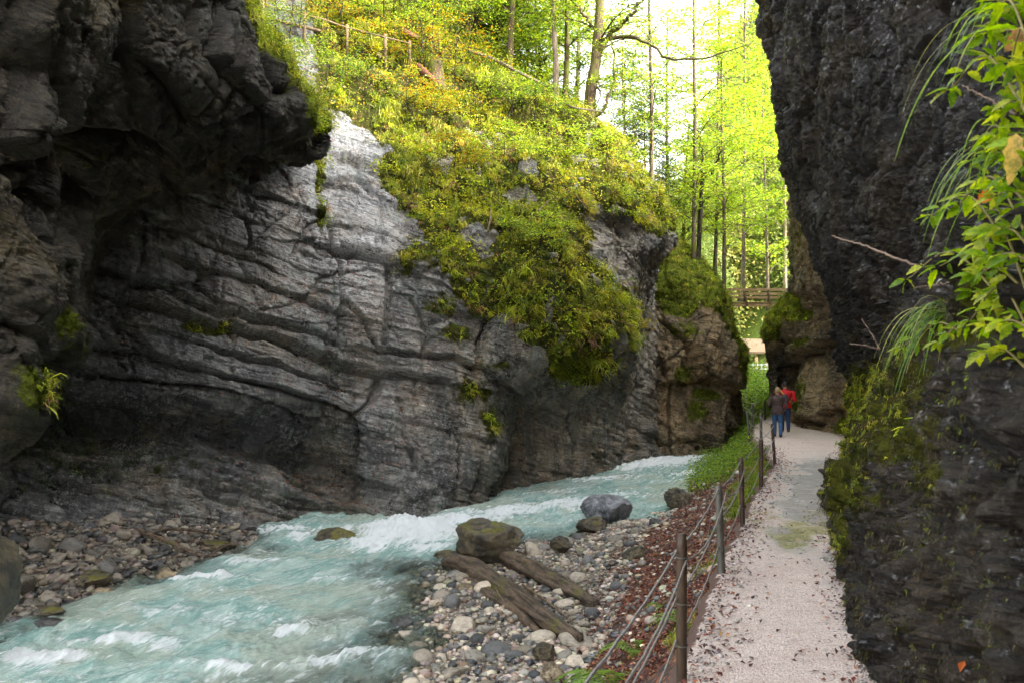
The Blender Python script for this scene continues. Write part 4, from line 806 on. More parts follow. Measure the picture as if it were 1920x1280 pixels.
put_boulder('smooth pale grey boulder standing in the river by the shore', 1136, 956, 24.6, 100, 60, 'b_grey', 12, rough=.06, cuts=6)
put_boulder('mossy low rock just in front of the pale grey boulder', 1112, 985, 23., 62, 34, 'b_moss', 23)
put_boulder('flat brown rock awash in the middle of the rapids', 628, 1010, 22.6, 128, 44, 'b_moss', 31, rough=.22, rot=-.06)
put_boulder('black jagged wet stone in the shallows off the gravel bar', 752, 1168, 15.4, 56, 32, 'b_dark', 44, cuts=14)
put_boulder('low brown stone half under the log end at the water', 838, 1048, 20.2, 60, 34, 'b_moss', 46)
put_boulder('mossy bank boulder leaning where leafy bank meets the river', 1272, 938, 26.5, 60, 44, 'b_moss', 51, rot=.6)
put_boulder('square dark boulder at foot of the leafy bank', 1228, 985, 22.4, 34, 30, 'b_dark', 52)
put_boulder('rounded mossy boulder low at the foot of the bank', 1190, 1040, 18.6, 46, 40, 'b_moss', 53)
put_boulder('brown cube shaped stone behind the big boulder on the gravel', 1050, 1020, 19.8, 40, 34, 'b_moss', 54)
put_boulder('green mossy boulder filling the far left edge by the water', -36, 1092, 12.6, 92, 190, 'b_moss', 61, dy=.8)
put_boulder('rounded tan stone half in water below the driftwood', 872, 1108, 17.2, 46, 32, 'b_tan', 62)
put_boulder('mossy stone wedged against the lower end of the log', 1020, 1222, 13.1, 46, 40, 'b_moss', 63)
put_boulder('light tan boulder by the bottom edge of the gravel bar', 1036, 1262, 12.0, 50, 44, 'b_tan', 64)
put_boulder('smooth big grey boulder topmost of the left stone bank', 78, 988, 21.2, 66, 44, 'b_grey', 71, cuts=6, rough=.07)
put_boulder('grey angular boulder beside the topmost one on the left bank', 46, 1024, 19.4, 56, 38, 'b_grey', 72)
put_boulder('tall pointed grey stone in the middle of the left bank', 168, 1000, 20.4, 40, 46, 'b_grey', 73)
put_boulder('dark square boulder below the rock face on the left bank', 196, 980, 21.4, 44, 40, 'b_dark', 74)
put_boulder('rounded grey boulder near the dark branch on the left bank', 256, 1036, 20., 44, 32, 'b_grey', 75)
put_boulder('mossy flat boulder at the water edge of left bank', 176, 1086, 17.6, 66, 34, 'b_moss', 76)
put_boulder('wet brown slab near branches on the left shore', 405, 1024, 20.9, 66, 30, 'b_moss', 77)
put_boulder('golden tan stone standing in the water off the left bank', 196, 1110, 17., 44, 22, 'b_tan', 78)
put_boulder('golden rounded stone by the foam at the left shore', 312, 1076, 18.4, 38, 30, 'b_tan', 79)
put_boulder('olive flat stone in the water near the left corner', 96, 1144, 15.6, 60, 20, 'b_moss', 80)
put_boulder('dark wet stone nearest the left corner in the river', 92, 1166, 15., 58, 18, 'b_dark', 81)
put_boulder('grey brown dark stone at the far end of the left bank', 452, 1010, 22., 34, 18, 'b_dark', 82)
def stone_at(x, y, r, label, group, emb=.36, flat=.62, pr=None):
    pr = pr or pm_; o = bpy.data.objects.new('stone', pr[rs.integers(len(pr))]); COL.objects.link(o); z = float(gz(np.array([x]), np.array([y]))[0])
    a, b = rs.uniform(.8, 1.25), rs.uniform(.75, 1.1); o.scale = (r*a, r*b, r*flat*rs.uniform(.8, 1.25)); o.rotation_euler = (rs.normal()*.25, rs.normal()*.25, rs.uniform(0, 6.28)); o.location = (x, y, z+r*flat*(1-emb*2))
    tag(o, label, 'stone', group)
n = 0; tries = 0
while n < 150 and tries < 9000:
    tries += 1; y = 11.6+13*rs.random()**1.5; x = lerp(XR, y)-.4+rs.random()*(lerp(XB, y)-lerp(XR, y)+.5); r = np.clip(rs.lognormal(-2.15, .38), .06, .27)
    if free(x, y, r): stone_at(x, y, r, 'loose river stone among the cobbles of the gravel bar below the leafy bank', 'stones on the gravel bar'); n += 1
n = 0; tries = 0
while n < 140 and tries < 9000:
    tries += 1; y = 14.8+8.5*rs.random(); x = lerp(XL, y)+.45-rs.random()**1.1*3.4; r = np.clip(rs.lognormal(-1.85, .42), .08, .34)
    if x < -.53*y-.4: continue
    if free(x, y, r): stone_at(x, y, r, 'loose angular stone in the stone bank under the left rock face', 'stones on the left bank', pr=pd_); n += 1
# finer gravel as one mass
mb = MB(); GC = [(.13, .12, .105), (.33, .28, .215), (.52, .44, .33), (.04, .04, .04), (.18, .12, .075), (.28, .22, .15)]
def gravel(x, y, r, lift=.0, dk=1.):
    n = len(x); z = gz(x, y)
    for k in range(12):
        i = np.arange(n) % 12 == k; V, Fc = rockshape(2 if k < 6 else 1, 300+k, 6, .12, (.65, .95)); m = i.sum()
        if not m: continue
        th = rs.uniform(0, 6.28, m); c, s = np.cos(th)[:, None], np.sin(th)[:, None]; Vx = V[None]*np.stack([r[i]*rs.uniform(.8, 1.2, m), r[i]*rs.uniform(.7, 1.1, m), r[i]*rs.uniform(.45, .75, m)], -1)[:, None]
        P = np.stack([Vx[..., 0]*c-Vx[..., 1]*s, Vx[..., 0]*s+Vx[..., 1]*c, Vx[..., 2]], -1)+np.stack([x[i], y[i], z[i]+r[i]*.25+lift], -1)[:, None]
        Fq = (Fc[None]+(np.arange(m)*len(V))[:, None, None]).reshape(-1, 3); mb.add(P.reshape(-1, 3), Fq, col=np.repeat(pal(rs, m, GC, (4, 4, 3, 2, 1.5, 3), .2)*dk, len(V), 0))
y = 11+15*rs.random(9000)**1.5; x = lerp(XR, y)-.7+rs.random(len(y))*(lerp(XB, y)-lerp(XR, y)+1.0); gravel(x, y, np.clip(rs.lognormal(-3.25, .42, len(y)), .018, .10))
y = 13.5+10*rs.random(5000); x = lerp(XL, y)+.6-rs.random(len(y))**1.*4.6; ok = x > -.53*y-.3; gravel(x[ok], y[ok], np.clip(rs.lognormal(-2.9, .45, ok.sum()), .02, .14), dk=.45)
y = 11+26*rs.random(1300); x = lerp(XB, y)+rs.random(len(y))*(lerp(XF, y)-lerp(XB, y)); gravel(x, y, np.clip(rs.lognormal(-3.4, .5, len(y)), .015, .12))
tag(mb.build('gravel', M['gravel']), 'small mixed pebbles between the bigger stones on both shores', 'gravel', kind='stuff')
# stones on the path grit
mb = MB(); y = 5+20*rs.random(2600)**1.3; e_ = rs.random(len(y)); x = lerp(XF, y)+(lerp(XP, y)-lerp(XF, y))*np.where(e_ < .5, np.abs(rs.normal(size=len(y)))*.12, 1-np.abs(rs.normal(size=len(y)))*.12)
V, Fc = rockshape(1, 500, 5, .1); r = np.clip(rs.lognormal(-4.5, .45, len(y)), .006, .035); P = V[None]*np.stack([r, r*.9, r*.6], -1)[:, None]+np.stack([x, y, 0*x+.03], -1)[:, None]
mb.add(P.reshape(-1, 3), (Fc[None]+(np.arange(len(y))*len(V))[:, None, None]).reshape(-1, 3), col=np.repeat(pal(rs, len(y), [(.40, .34, .31), (.3, .26, .24), (.5, .45, .4)], None, .2), len(V), 0))
tag(mb.build('grit', M['gravel']), 'loose pale grit scattered along both edges of the path', 'gravel', kind='stuff')

# driftwood
M['drift'] = bark_mat('wet_driftwood', (.02, .014, .010), (.11, .075, .045), .12, (.14, .12, .015))
t = NT('soaked_driftwood'); g = t.pos((7., .7, 7.), (0, 0, -.34)); n1 = t.noise(g, 2.2, 8, .75); n2 = t.noise(t.pos(), 2.4, 6, .7)
c = t.mix(t.ramp(n1, .42, .58), (.022, .014, .009), (.15, .10, .06)); c = t.mix(t.ramp(n2, .56, .62, 0, .8), c, (.10, .095, .012)); c = t.mix(t.ramp(t.noise(t.pos(), 9., 5, .7), .55, .65, 0, .5), c, (.22, .16, .11))
t.pbsdf(c, t.ramp(n2, .4, .6, .3, .6), t.bump(n1, .09, 1.), spec=.45); M['drift'] = t.m
M['drift_in'] = bark_mat('split_driftwood', (.06, .045, .03), (.24, .17, .10), .1)
M['twig'] = simple_mat('bare_twig', (.16, .11, .08), .7, .3, 20.)
def log(name, label, pts, rad, n=60, seg=22, mat='drift', seed=1, cat='log', flat=1.):
    P = smooth_path(pts, n); r = np.interp(np.linspace(0, 1, n), np.linspace(0, 1, len(rad)), rad)
    V, Fs = tube(P, r, seg); C = np.repeat(P, seg, 0); C = np.concatenate([C, P[:1], P[-1:]]); D = V-C
    ss_ = np.concatenate([np.repeat(np.arange(n), seg), [0, n-1]])/n*np.linalg.norm(P[-1]-P[0]); th_ = np.concatenate([np.tile(np.arange(seg)*math.tau/seg, n), [0, 0]]); U_ = np.stack([ss_*.8, 1.6*np.cos(th_), 1.6*np.sin(th_)], -1)+seed
    k = 1+.35*fbm(U_, 3, seed, g=.5)-.45*np.abs(noise(U_*np.array([.35, 1.6, 1.6]), seed+3)); V = C+D*k[:, None]; 
    o = mk(name, V, Fs, M[mat]); o['label'] = label; o['category'] = cat; return o
la = log('driftwood_log', 'long mossy driftwood log running from under the big boulder down the gravel', [W(846,1056,19.6), W(880,1062,18.6), W(930,1095,17.1), W(985,1130,15.6), W(1030,1165,14.4), W(1088,1194,13.4)], [.19, .21, .20, .17, .13, .06], seed=3)
lb = log('driftwood_log', 'shorter broad driftwood log behind the long one, split at its bank end', [W(945,1044,19.2), W(995,1066,18.), W(1050,1096,16.8), W(1116,1132,15.5)], [.13, .17, .17, .09], seed=9)
s1 = log('driftwood_log', 'thin rotten log lying under the water side of the long log', [W(850,1080,18.6), W(905,1108,17.0), W(960,1140,15.7), W(1010,1185,14.3)], [.08, .13, .12, .05], 40, 14, seed=13)
for k, (lb_, pts, r) in enumerate((('pale split stick standing between the two driftwood logs', [W(980,1095,16.6), W(1030,1130,15.4), W(1078,1168,14.3)], .025), ('short grey stick propped on the long driftwood log', [W(925,1090,16.9), W(940,1120,16.0), W(960,1132,15.7)], .018), ('thin root curling out below the boulder end of the logs', [W(842,1082,18.2), W(870,1088,17.8), W(890,1098,17.3), W(900,1112,17.)], .022), ('pale broken branch on the shorter driftwood log', [W(968,1100,16.5), W(1000,1120,15.9), W(1012,1134,15.5)], .022))):
    log('driftwood_stick', lb_, pts, [r, r*.8, r*.4], 24, 8, 'drift_in', 20+k, 'stick')
for lb_, pts, r in (('long dark wet branch reaching from left stones into the river', [W(256,992,20.6), W(280,1002,20.2), W(330,1020,19.6), W(372,1038,19.2), W(410,1040,19.2)], .055), ('arched thin dark branch behind the long dark branch', [W(276,1002,20.3), W(310,992,20.6), W(350,992,20.9), W(400,1000,21), (W(430,1008,21))], .035), ('short forked twig at the waterline of the left shore', [W(396,1038,19.6), W(425,1022,20), W(450,1018,20.2)], .022)):
    log('wet_branch', lb_, pts, [r, r, r*.8, r*.3], 40, 8, 'drift', 31, 'branch')
# ------------------------------------------------------------------ trees
M['bark'] = bark_mat('grey_brown_bark', (.045, .035, .025), (.16, .12, .085), .25, (.12, .12, .02)); M['bark_moss'] = bark_mat('mossy_bark', (.04, .028, .018), (.12, .08, .045), .45, (.09, .10, .012))
M['bark_pale'] = bark_mat('pale_bark', (.12, .09, .06), (.28, .21, .15), .15); M['bark_dark'] = bark_mat('dark_wet_bark', (.012, .010, .008), (.045, .035, .025), .25, (.06, .07, .01))
YG = [(.27, .36, .025), (.20, .30, .025), (.38, .40, .035), (.12, .21, .018)]; GG = [(.08, .15, .015), (.15, .22, .02), (.05, .09, .012), (.24, .27, .025)]; OR = [(.32, .24, .015), (.32, .15, .015), (.22, .25, .02), (.14, .18, .015)]; FI = [(.03, .055, .018), (.055, .085, .02), (.09, .11, .02), (.02, .035, .012)]
def tree(label, pts, r0, r1, nb=26, blen=2.6, nl=85, ls=.085, pl=YG, wts=None, bark='bark', first=.25, group='slender trees on the ridge above the gorge', limbs=(), seed=0, kind='leaf', name='broadleaf_tree', cat='tree', rise=.35, mat='leaf', ext=None):
    """pts: trunk polyline in the world; limbs: polylines of modelled limbs that carry leaves too"""
    r = np.random.default_rng(seed+500); P = smooth_path(pts, 40); base = P[0].copy(); P = P-base
    root = empty(name, base); tag(root, label, cat, group)
    mb = MB(); P[1:-1, :2] += .03*fbm(P[1:-1]*.8+seed, 3, seed)[:, None]; rad = r0+(r1-r0)*np.linspace(0, 1, 40)**.8; rad[:4] *= np.array([1.5, 1.25, 1.12, 1.05]); mb.add(*tube(P, rad, 10, .04, seed))
    lv = []; H = np.linalg.norm(P[-1]-P[0])
    axes = []
    for k in range(nb):
        f = first+(1-first)*min(.999, max(0, (k+2.5*r.normal())/nb)) if kind != 'fir' else first+(1-first)*((k+.5*r.random())/nb); p = crom(P, np.array([f*39.]))[0]; a = k*2.4+r.normal()*.5
        l = blen*(1-.45*f)*r.uniform(.6, 1.15)*(.55+.9*math.sin(math.pi*min(1, .15+(f-first)/(1-first)*.8))); h = np.array([math.cos(a), math.sin(a), 0])
        if kind == 'fir': q = [p, p+h*l*.5+np.array([0, 0, -.06*l]), p+h*l+np.array([0, 0, -.28*l])]
        else: q = [p, p+h*l*.45+np.array([0, 0, l*rise*.8]), p+h*l+np.array([0, 0, l*rise*r.uniform(.2, 1.3)])]
        axes.append((smooth_path(q, 9), rad[int(f*39)]*.42+.006, l))
    for lm, lr in limbs:
        Lp = smooth_path([np.asarray(q)-base for q in lm], 22); Lp[2:] += .04*r.normal(size=(20, 3)); mb.add(*tube(Lp, np.linspace(lr, lr*.25, 22), 7, .04)); 
        for k in range(9):
            i = 5+k*2; i = min(i, 21); a = r.uniform(0, 6.28); l = blen*.42*r.uniform(.5, 1.1); h = np.array([math.cos(a), math.sin(a), r.uniform(-.1, .5)]); axes.append((smooth_path([Lp[i], Lp[i]+h*l*.5, Lp[i]+h*l], 7), lr*.3, l))
    for A, br, l in axes:
        mb.add(*tube(A, np.linspace(br*.6, .004, len(A)), 5)); ns = 5 if kind != 'fir' else 9
        hd = unit(A[-1]-A[0]); sd = unit(np.cross(hd, [0, 0, 1.]))
        for j in range(ns):
            f = (.25+.75*(j+r.random())/ns)*(len(A)-1); p = crom(A, np.array([f]))[0]; s_ = 1 if j % 2 else -1
            if kind == 'fir': d = unit(sd*s_+hd*.6+np.array([0, 0, -.25])); sl = l*.42*(1-.55*f/(len(A)-1))
            else: d = unit(sd*s_*r.uniform(.4, 1)+hd*.8+np.array([0, 0, r.normal()*.15])); sl = l*.38*r.uniform(.6, 1.2)
            B_ = np.stack([p, p+d*sl*.5, p+d*sl+np.array([0, 0, -.05*sl])]); mb.add(*tube(B_, np.array([br*.35+.002, br*.2+.002, .002]), 3, cap=False))
            m = max(3, int(nl*sl/(.38*blen)/ns*1.3)); tt = r.random(m)**.7; C = p+d*sl*tt[:, None]
            if kind == 'fir': C = C+r.normal(size=(m, 3))*np.array([.045, .045, .05])
            else: C = C+r.normal(size=(m, 3))*np.array([.22, .22, .09])*max(.5, sl/.8)
            lv.append(C)
    mb.build('trunk', M[bark], root)
    C = np.concatenate(lv); n = len(C); c = pal(r, n, pl, wts, .16)*(1+.25*fbm(C*1.2, 2, 3))[:, None]
    if kind == 'fir': V, Fq, cc = leafq(C, np.full(n, ls), np.tile([0, 0, 1.], (n, 1)), c, r, aspect=.16, tilt=.5)
    else: V, Fq, cc = leafq(C, np.full(n, ls), np.tile([0, -.15, 1.], (n, 1)), c, r, aspect=.62, tilt=.38)
    mk('crown', V, Fq, M[mat], root, smooth=False, col=cc)
    return root
def tp(px0, py0, px1, py1, Y, top=1.6, lean=0.):
    """trunk polyline through two picture points, carried on upwards to top times its length"""
    a = W(px0, py0, Y); b = W(px1, py1, Y+lean); d = b-a; a = a-np.array([0, 0, .5])
    return [a, a+(b-a)*.5+np.array([.06, 0, 0]), b, b+d*(top-1)]
g1 = at(cl, 1108, 238)
for k, (x, y) in enumerate(((590, 10), (625, 0), (690, 20), (715, 10), (790, 45), (845, 60), (900, 85), (560, -20), (930, 100), (1015, 150))):
    tree('green leafy tree in the dense stand behind the upper railing', tp(x, y+30, x+RNG.normal()*6, y-150, 42+k % 4*1.5, 1.3), .10, .04, nb=44, blen=2.5, nl=170, ls=.13, pl=GG, bark='bark_dark', first=.04, seed=700+k, group='dense stand behind the upper railing')
big = tree('thickest mossy beech with forked limbs on the ridge edge', [W(1109,262,37.6), W(1106,190,37.6), W(1117,110,37.5), W(1124,20,37.6), W(1128,-120,37.6), W(1135,-260,37.8)], .27, .12, nb=16, blen=3.2, nl=150, pl=YG, bark='bark_moss', first=.42, seed=1, group=None,
     limbs=[([W(1118,105,37.5), W(1150,62,37.2), W(1185,28,36.8), W(1225,-20,36.4)], .13), ([W(1120,80,37.5), W(1170,66,37.3), W(1220,82,37), W(1262,112,36.8), W(1330,104,36.6), W(1400,85,36.5)], .085), ([W(1112,222,37.5), W(1134,202,37.3), W(1150,150,37.2), W(1148,95,37.2), W(1143,60,37.2)], .075), ([W(1120,135,37.5), W(1126,170,37.4), W(1118,205,37.4)], .06), ([W(1118,60,37.6), W(1090,20,37.6), W(1060,-20,37.7)], .08)])
T = [  # label, px0, py0, px1, py1, Y, r0, palette, bark, kind, nb, blen, first
 ('thick pale brown trunk left of the two close trunks', 945,165,962,0,38.6,.19,YG,'bark_moss','leaf',14,2.6,.5),
 ('smooth pale straight trunk, brightest on the ridge', 1042,205,1036,0,38.4,.155,YG,'bark_pale','leaf',14,2.4,.55),
 ('green mossy trunk standing close behind the pale straight one', 1057,200,1063,0,39.4,.15,YG,'bark_moss','leaf',16,2.6,.4),
 ('pale leaning trunk above the tree stump', 868,118,878,0,41,.22,YG,'bark_pale','leaf',12,2.6,.6),
 ('dark thin trunk beside the pale leaning trunk', 887,112,892,0,40.2,.13,GG,'bark_dark','leaf',14,2.6,.45),
 ('dark slim trunk crossing the upper wooden railing', 772,84,770,0,39.5,.09,GG,'bark_dark','leaf',20,2.4,.2),
 ('slim crooked trunk right of the forked mossy beech', 1221,345,1217,0,42,.11,YG,'bark','leaf',34,2.9,.12),
 ('straight slender trunk left of the forked dark tree', 1300,500,1301,30,46,.12,YG,'bark','leaf',44,2.8,.1),
 ('tall straight trunk at the left end of the footbridge', 1357,560,1354,250,47.5,.11,YG,'bark','leaf',34,2.6,.3),
 ('faint slim trunk low behind the middle rock', 1276,480,1283,370,52,.12,YG,'bark','leaf',40,3.0,.1),
 ('thin straight sapling between ridge and crooked trunk', 1168,310,1167,150,44,.05,GG,'bark','leaf',26,2.0,.1),
 ('young tree just beyond the ridge crest, left of the beech', 1005,190,1004,40,43,.06,YG,'bark','leaf',34,2.5,.08),
 ('young leafy tree between the thick and the pale trunk', 985,170,990,20,45,.08,YG,'bark','leaf',34,2.8,.05),
 ('leafy tree hanging over the middle rock', 1340,505,1346,180,52,.11,YG,'bark','leaf',46,3.2,.15),
 ('tall leafy tree against the bright hillside', 1392,560,1396,100,66,.14,YG,'bark','leaf',52,3.8,.15),
 ('leafy tree low behind the ridge crest beside the gap', 1248,440,1250,200,50,.12,YG,'bark','leaf',46,3.4,.08),
 ('broad yellow tree behind the pale straight trunk', 1080,190,1085,0,50,.14,YG,'bark','leaf',40,3.6,.1),
 ('bright yellow tree left of the thick pale brown trunk', 925,110,930,-40,48,.13,YG,'bark','leaf',40,3.4,.1),
 ('slender tree arching over the footbridge', 1440,570,1432,280,74,.14,YG,'bark','leaf',50,4.0,.15),
 ('tall thin tree right of the footbridge in the sunlit wood', 1472,540,1468,150,80,.14,YG,'bark_pale','leaf',50,4.2,.15),
 ('dark fir behind the upper railing, densest of the firs', 820,90,822,-120,44,.16,FI,'bark_dark','fir',90,2.6,.03),
 ('dark fir left of the dark slim trunk', 735,60,738,-140,43,.15,FI,'bark_dark','fir',90,2.5,.03),
 ('olive fir rising at the top left above the railing', 655,20,660,-160,43,.15,FI,'bark_dark','fir',90,2.6,.03),
 ('small fir beyond the crest between the slope and the crooked trunk', 1166,330,1170,170,47,.07,FI,'bark_dark','fir',70,1.7,.03),
 ('small fir in front of the crooked trunk at the crest', 1205,370,1208,250,46,.06,FI,'bark_dark','fir',60,1.5,.03),
 ('fir with thin crown behind the thick pale brown trunk', 968,190,971,30,47,.08,FI,'bark_dark','fir',80,2.0,.03),
 ('pale sunlit fir far up against the white sky', 1345,420,1348,80,84,.22,[(.16,.2,.03),(.26,.28,.04)],'bark','fir',110,4.2,.05),
 ('fir at the right of the ridge, half hidden by leaves', 905,120,908,-30,46,.1,FI,'bark_dark','fir',80,2.4,.03),
 ('dark fir between railing and pale leaning trunk', 800,95,803,-60,47,.12,FI,'bark_dark','fir',90,2.8,.02),
]
for k, (lb_, x0, y0, x1, y1, Y, r0, pl_, bk, kd, nb_, bl_, fi_) in enumerate(T):
    L_ = math.hypot(x1-x0, y1-y0)*Y/F; top = 1.35 if kd == 'fir' else max(1.25, min(2.2, 1+4.5/L_))
    tree(lb_, tp(x0, y0, x1, y1, Y, top), r0, r0*.35, nb=nb_, blen=bl_*(.95 if kd != 'fir' else 1), nl=(190 if kd != 'fir' else 120), ls=(.135 if Y < 60 else .20)*(1 if kd != 'fir' else 1.5), pl=pl_, bark=bk, first=fi_, seed=20+k, kind=kd, name='broadleaf_tree' if kd != 'fir' else 'fir_tree', cat='tree' if kd != 'fir' else 'fir', group='trees on the ridge above the gorge' if kd != 'fir' else 'firs behind the ridge', mat='leaf')
tree('small dark tree that forks like a Y above the middle rock', [W(1308,500,46), W(1312,430,46), W(1316,350,46), W(1322,326,46)], .12, .09, nb=3, blen=1.8, nl=60, bark='bark_dark', first=.5, seed=71, group=None, limbs=[([W(1320,335,46), W(1338,318,46), W(1348,290,46), W(1352,250,46)], .085), ([W(1320,330,46), W(1312,315,46), W(1318,290,46), W(1308,240,46)], .06)])
# small yellow and orange saplings on the slope
SP = [(850,120,1.9,OR,'widest yellow bush, spreading over the tree stump'), (795,118,1.5,OR,'yellow bush left of the tree stump'), (760,195,1.3,OR,'golden bush low beneath the reddish fallen plank'), (810,205,1.1,OR,'golden bush right of the reddish fallen plank'), (850,300,1.0,OR,'small yellow bush in the middle of the slope'), (940,290,1.2,YG,'yellow green bush right of the middle one'),
      (1150,395,1.1,YG,'yellow bush drooping at the overhang corner'), (1060,285,1.3,YG,'yellow green bush under the ridge beech'), (600,60,1.6,OR,'orange sapling at the upper wooden railing'), (560,30,1.5,OR,'orange sapling left end of the upper railing'), (640,20,1.8,YG,'green yellow sapling above the upper railing'), (700,40,1.7,YG,'yellow green sapling right of the upper railing'), (520,70,1.2,GG,'green sapling below the upper railing'), (610,140,1.3,GG,'dark green sapling under the upper path'),
      (880,80,1.8,YG,'yellow sapling at the foot of the pale leaning trunk'), (760,40,2.,YG,'tall yellow sapling beside the dark slim trunk'), (1130,300,1.2,YG,'yellow green bush just under the forked beech'), (690,95,1.2,OR,'orange tipped sapling at the middle of upper path'), (1000,210,1.3,GG,'green bush at foot of pale straight trunk'), (960,190,1.3,GG,'green bush at foot of the thick pale brown trunk'), (1010,445,.9,YG,'yellow green bush over the bulging mossy rock')]
for k, (x, y, h, pl_, lb_) in enumerate(SP):
    b0 = at(cl, x, y+18); tree(lb_, [b0-np.array([0, 0, .2]), b0+np.array([.1, -.2, h*.5]), b0+np.array([.05*(-1)**k, -.45, h])], .022, .006, nb=14, blen=1.2*h**.6, nl=85, ls=.085, pl=pl_, bark='bark_dark', first=.18, seed=200+k, group='saplings and bushes on the slope', name='sapling', cat='sapling', rise=.1)
# bare thin stems of the young wood at the top left
for k in range(16):
    x = 500+k*24+rs.uniform(-8, 8); y = 40+(x-500)*.16+rs.uniform(-14, 30); b0 = at(cl, x, y); h = rs.uniform(2.2, 4.)
    tree('bare thin young stem in the undergrowth along the upper railing', [b0-np.array([0, 0, .2]), b0+np.array([rs.normal()*.1, 0, h*.5]), b0+np.array([rs.normal()*.2, 0, h])], .03, .012, nb=12, blen=1.0, nl=22, ls=.08, pl=OR if k % 3 == 0 else GG, bark='bark_dark', first=.3, seed=300+k, group='bare young stems by the upper railing', name='sapling', cat='sapling')
# sunlit wood on the far hillside: one mass
mb = MB(); rf = np.random.default_rng(77); n = 420
cx_ = rf.uniform(4, 75, n*6); cy_ = rf.uniform(84, 165, n*6); cz_ = gz(cx_, cy_); pxx = cx_/cy_*F+CX; ch_ = rf.uniform(8, 16, n*6); pyt = HY-F*(cz_+ch_-CZ)/cy_; ok = (pxx > 1225) & (pxx < 1620) & (pyt > np.interp(pxx, [1225, 1290, 1340, 1400, 1440, 1480], [430, 330, 190, 10, -250, -600])); cx_, cy_, cz_, ch_ = cx_[ok][:n], cy_[ok][:n], cz_[ok][:n], ch_[ok][:n]; print('far crowns', len(cx_))
for x, y, z, h in zip(cx_, cy_, cz_, ch_):
    m = 900; R = rf.uniform(2., 3.6); tt = rf.random(m); u_ = unit(rf.normal(size=(m, 3)))*(rf.random((m, 1))**.4); 
    C = np.stack([x+u_[:, 0]*R*(1.1-.6*tt), y+u_[:, 1]*R*(1.1-.6*tt), z+1+h*tt+u_[:, 2]*.8], -1); C += .5*np.stack([fbm(C*.8, 2, 1), fbm(C*.8, 2, 2), fbm(C*.8, 2, 3)], -1)
    base = pal(rf, 1, [(.25, .30, .08), (.32, .34, .11), (.17, .22, .05), (.36, .33, .10)], (4, 3, 2, 1), .12); c = np.clip(base*(1+.2*rf.normal(size=(m, 1))), .01, .9)
    mb.add(*leafq(C, np.full(m, .34), np.tile([0, -.5, .8], (m, 1)), c, rf, aspect=.7, tilt=.6))
tag(mb.build('sunlit_woods', M['far_leaf'], smooth=False), 'bright yellow green autumn wood covering the sunlit hillside beyond the gorge', 'woods', kind='stuff')
mb = MB()
for k in range(60):
    i = rf.integers(len(cx_)); x, y, z = cx_[i], cy_[i], cz_[i]; mb.add(*tube([[x, y, z-1], [x+rf.normal()*.4, y, z+8], [x+rf.normal()*.8, y, z+15]], [.16, .12, .05], 6))
tag(mb.build('far_trunks', M['bark']), 'thin pale trunks inside the sunlit hillside wood', 'woods', kind='stuff')
# ------------------------------------------------------------------ fence, bridge, shelter, wood on the slope
M['wood'] = simple_mat('weathered_wood', (.36, .24, .13), .8, .35, 9., .02, .2, stretch=(.4, 1, 5)); M['wood_pale'] = simple_mat('pale_wood', (.13, .09, .05), .8, .25, 9., .02, .2, stretch=(.4, 1, 5))
M['wood_red'] = simple_mat('red_brown_wood', (.10, .042, .022), .8, .3, 9., .02, .2)
M['post_brown'] = simple_mat('rusty_brown_post', (.045, .022, .012), .55, .45, 12., .01, .4, stretch=(1, 1, .3)); M['post_olive'] = simple_mat('mossy_pipe', (.04, .022, .010), .5, .5, 6., .01, .4, stretch=(1, 1, .25))
M['steel'] = simple_mat('dull_steel', (.085, .078, .062), .5, .35, 18., .005, .5, metal=.2, stretch=(1, 1, .3)); M['rope'] = simple_mat('wire_rope', (.20, .18, .165), .5, .4, 60., .004, .4, metal=.3)
POSTS = [(0.08, 3.3, 1.05, .038, 'post_brown', 0), (1.21, 7.1, 1.06, .038, 'post_olive', 0), (2.31, 10.95, .97, .041, 'steel', -.04), (3.34, 14.4, .99, .036, 'post_brown', -.03), (4.78, 19.1, .93, .040, 'post_brown', 0), (6.45, 24.4, .98, .036, 'post_brown', -.08), (7.34, 29.3, 1.02, .040, 'steel', -.02), (7.98, 33.4, .95, .040, 'steel', -.1), (10.15, 41.9, .9, .04, 'steel', 0), (12.0, 47.2, .95, .045, 'post_brown', 0)]
fr_ = empty('cable_fence', (1.21, 7.1, 0)); tag(fr_, 'low fence of metal posts and sagging wire cables between path and leafy bank', 'fence')
off = np.array([1.21, 7.1, 0])
for x, y, h, r, mt, ln in POSTS:
    b0 = np.array([x, y, -.15])-off; tpp = b0+np.array([ln, 0, h+.15]); mb = MB(); k = np.linspace(0, 1, 14)[:, None]; P = b0+(tpp-b0)*k; rr_ = np.full(14, r); rr_[-1] = r*.86
    mb.add(*tube(P, rr_, 20, .006)); po = mb.build('post', M[mt], fr_)
    th = np.linspace(0, 2*math.pi, 18)[:, None]
    for hh in (.93, .60, .30):
        c_ = MB(); p = b0+(tpp-b0)*((hh+.12)/(h+.15)); ring = p+np.concatenate([np.cos(th)*(r+.004), np.sin(th)*(r+.004), 0*th+.01*np.sin(th)], 1); c_.add(*tube(ring, .006, 5, cap=False)); c_.build('cable_clip', M['steel'], po)
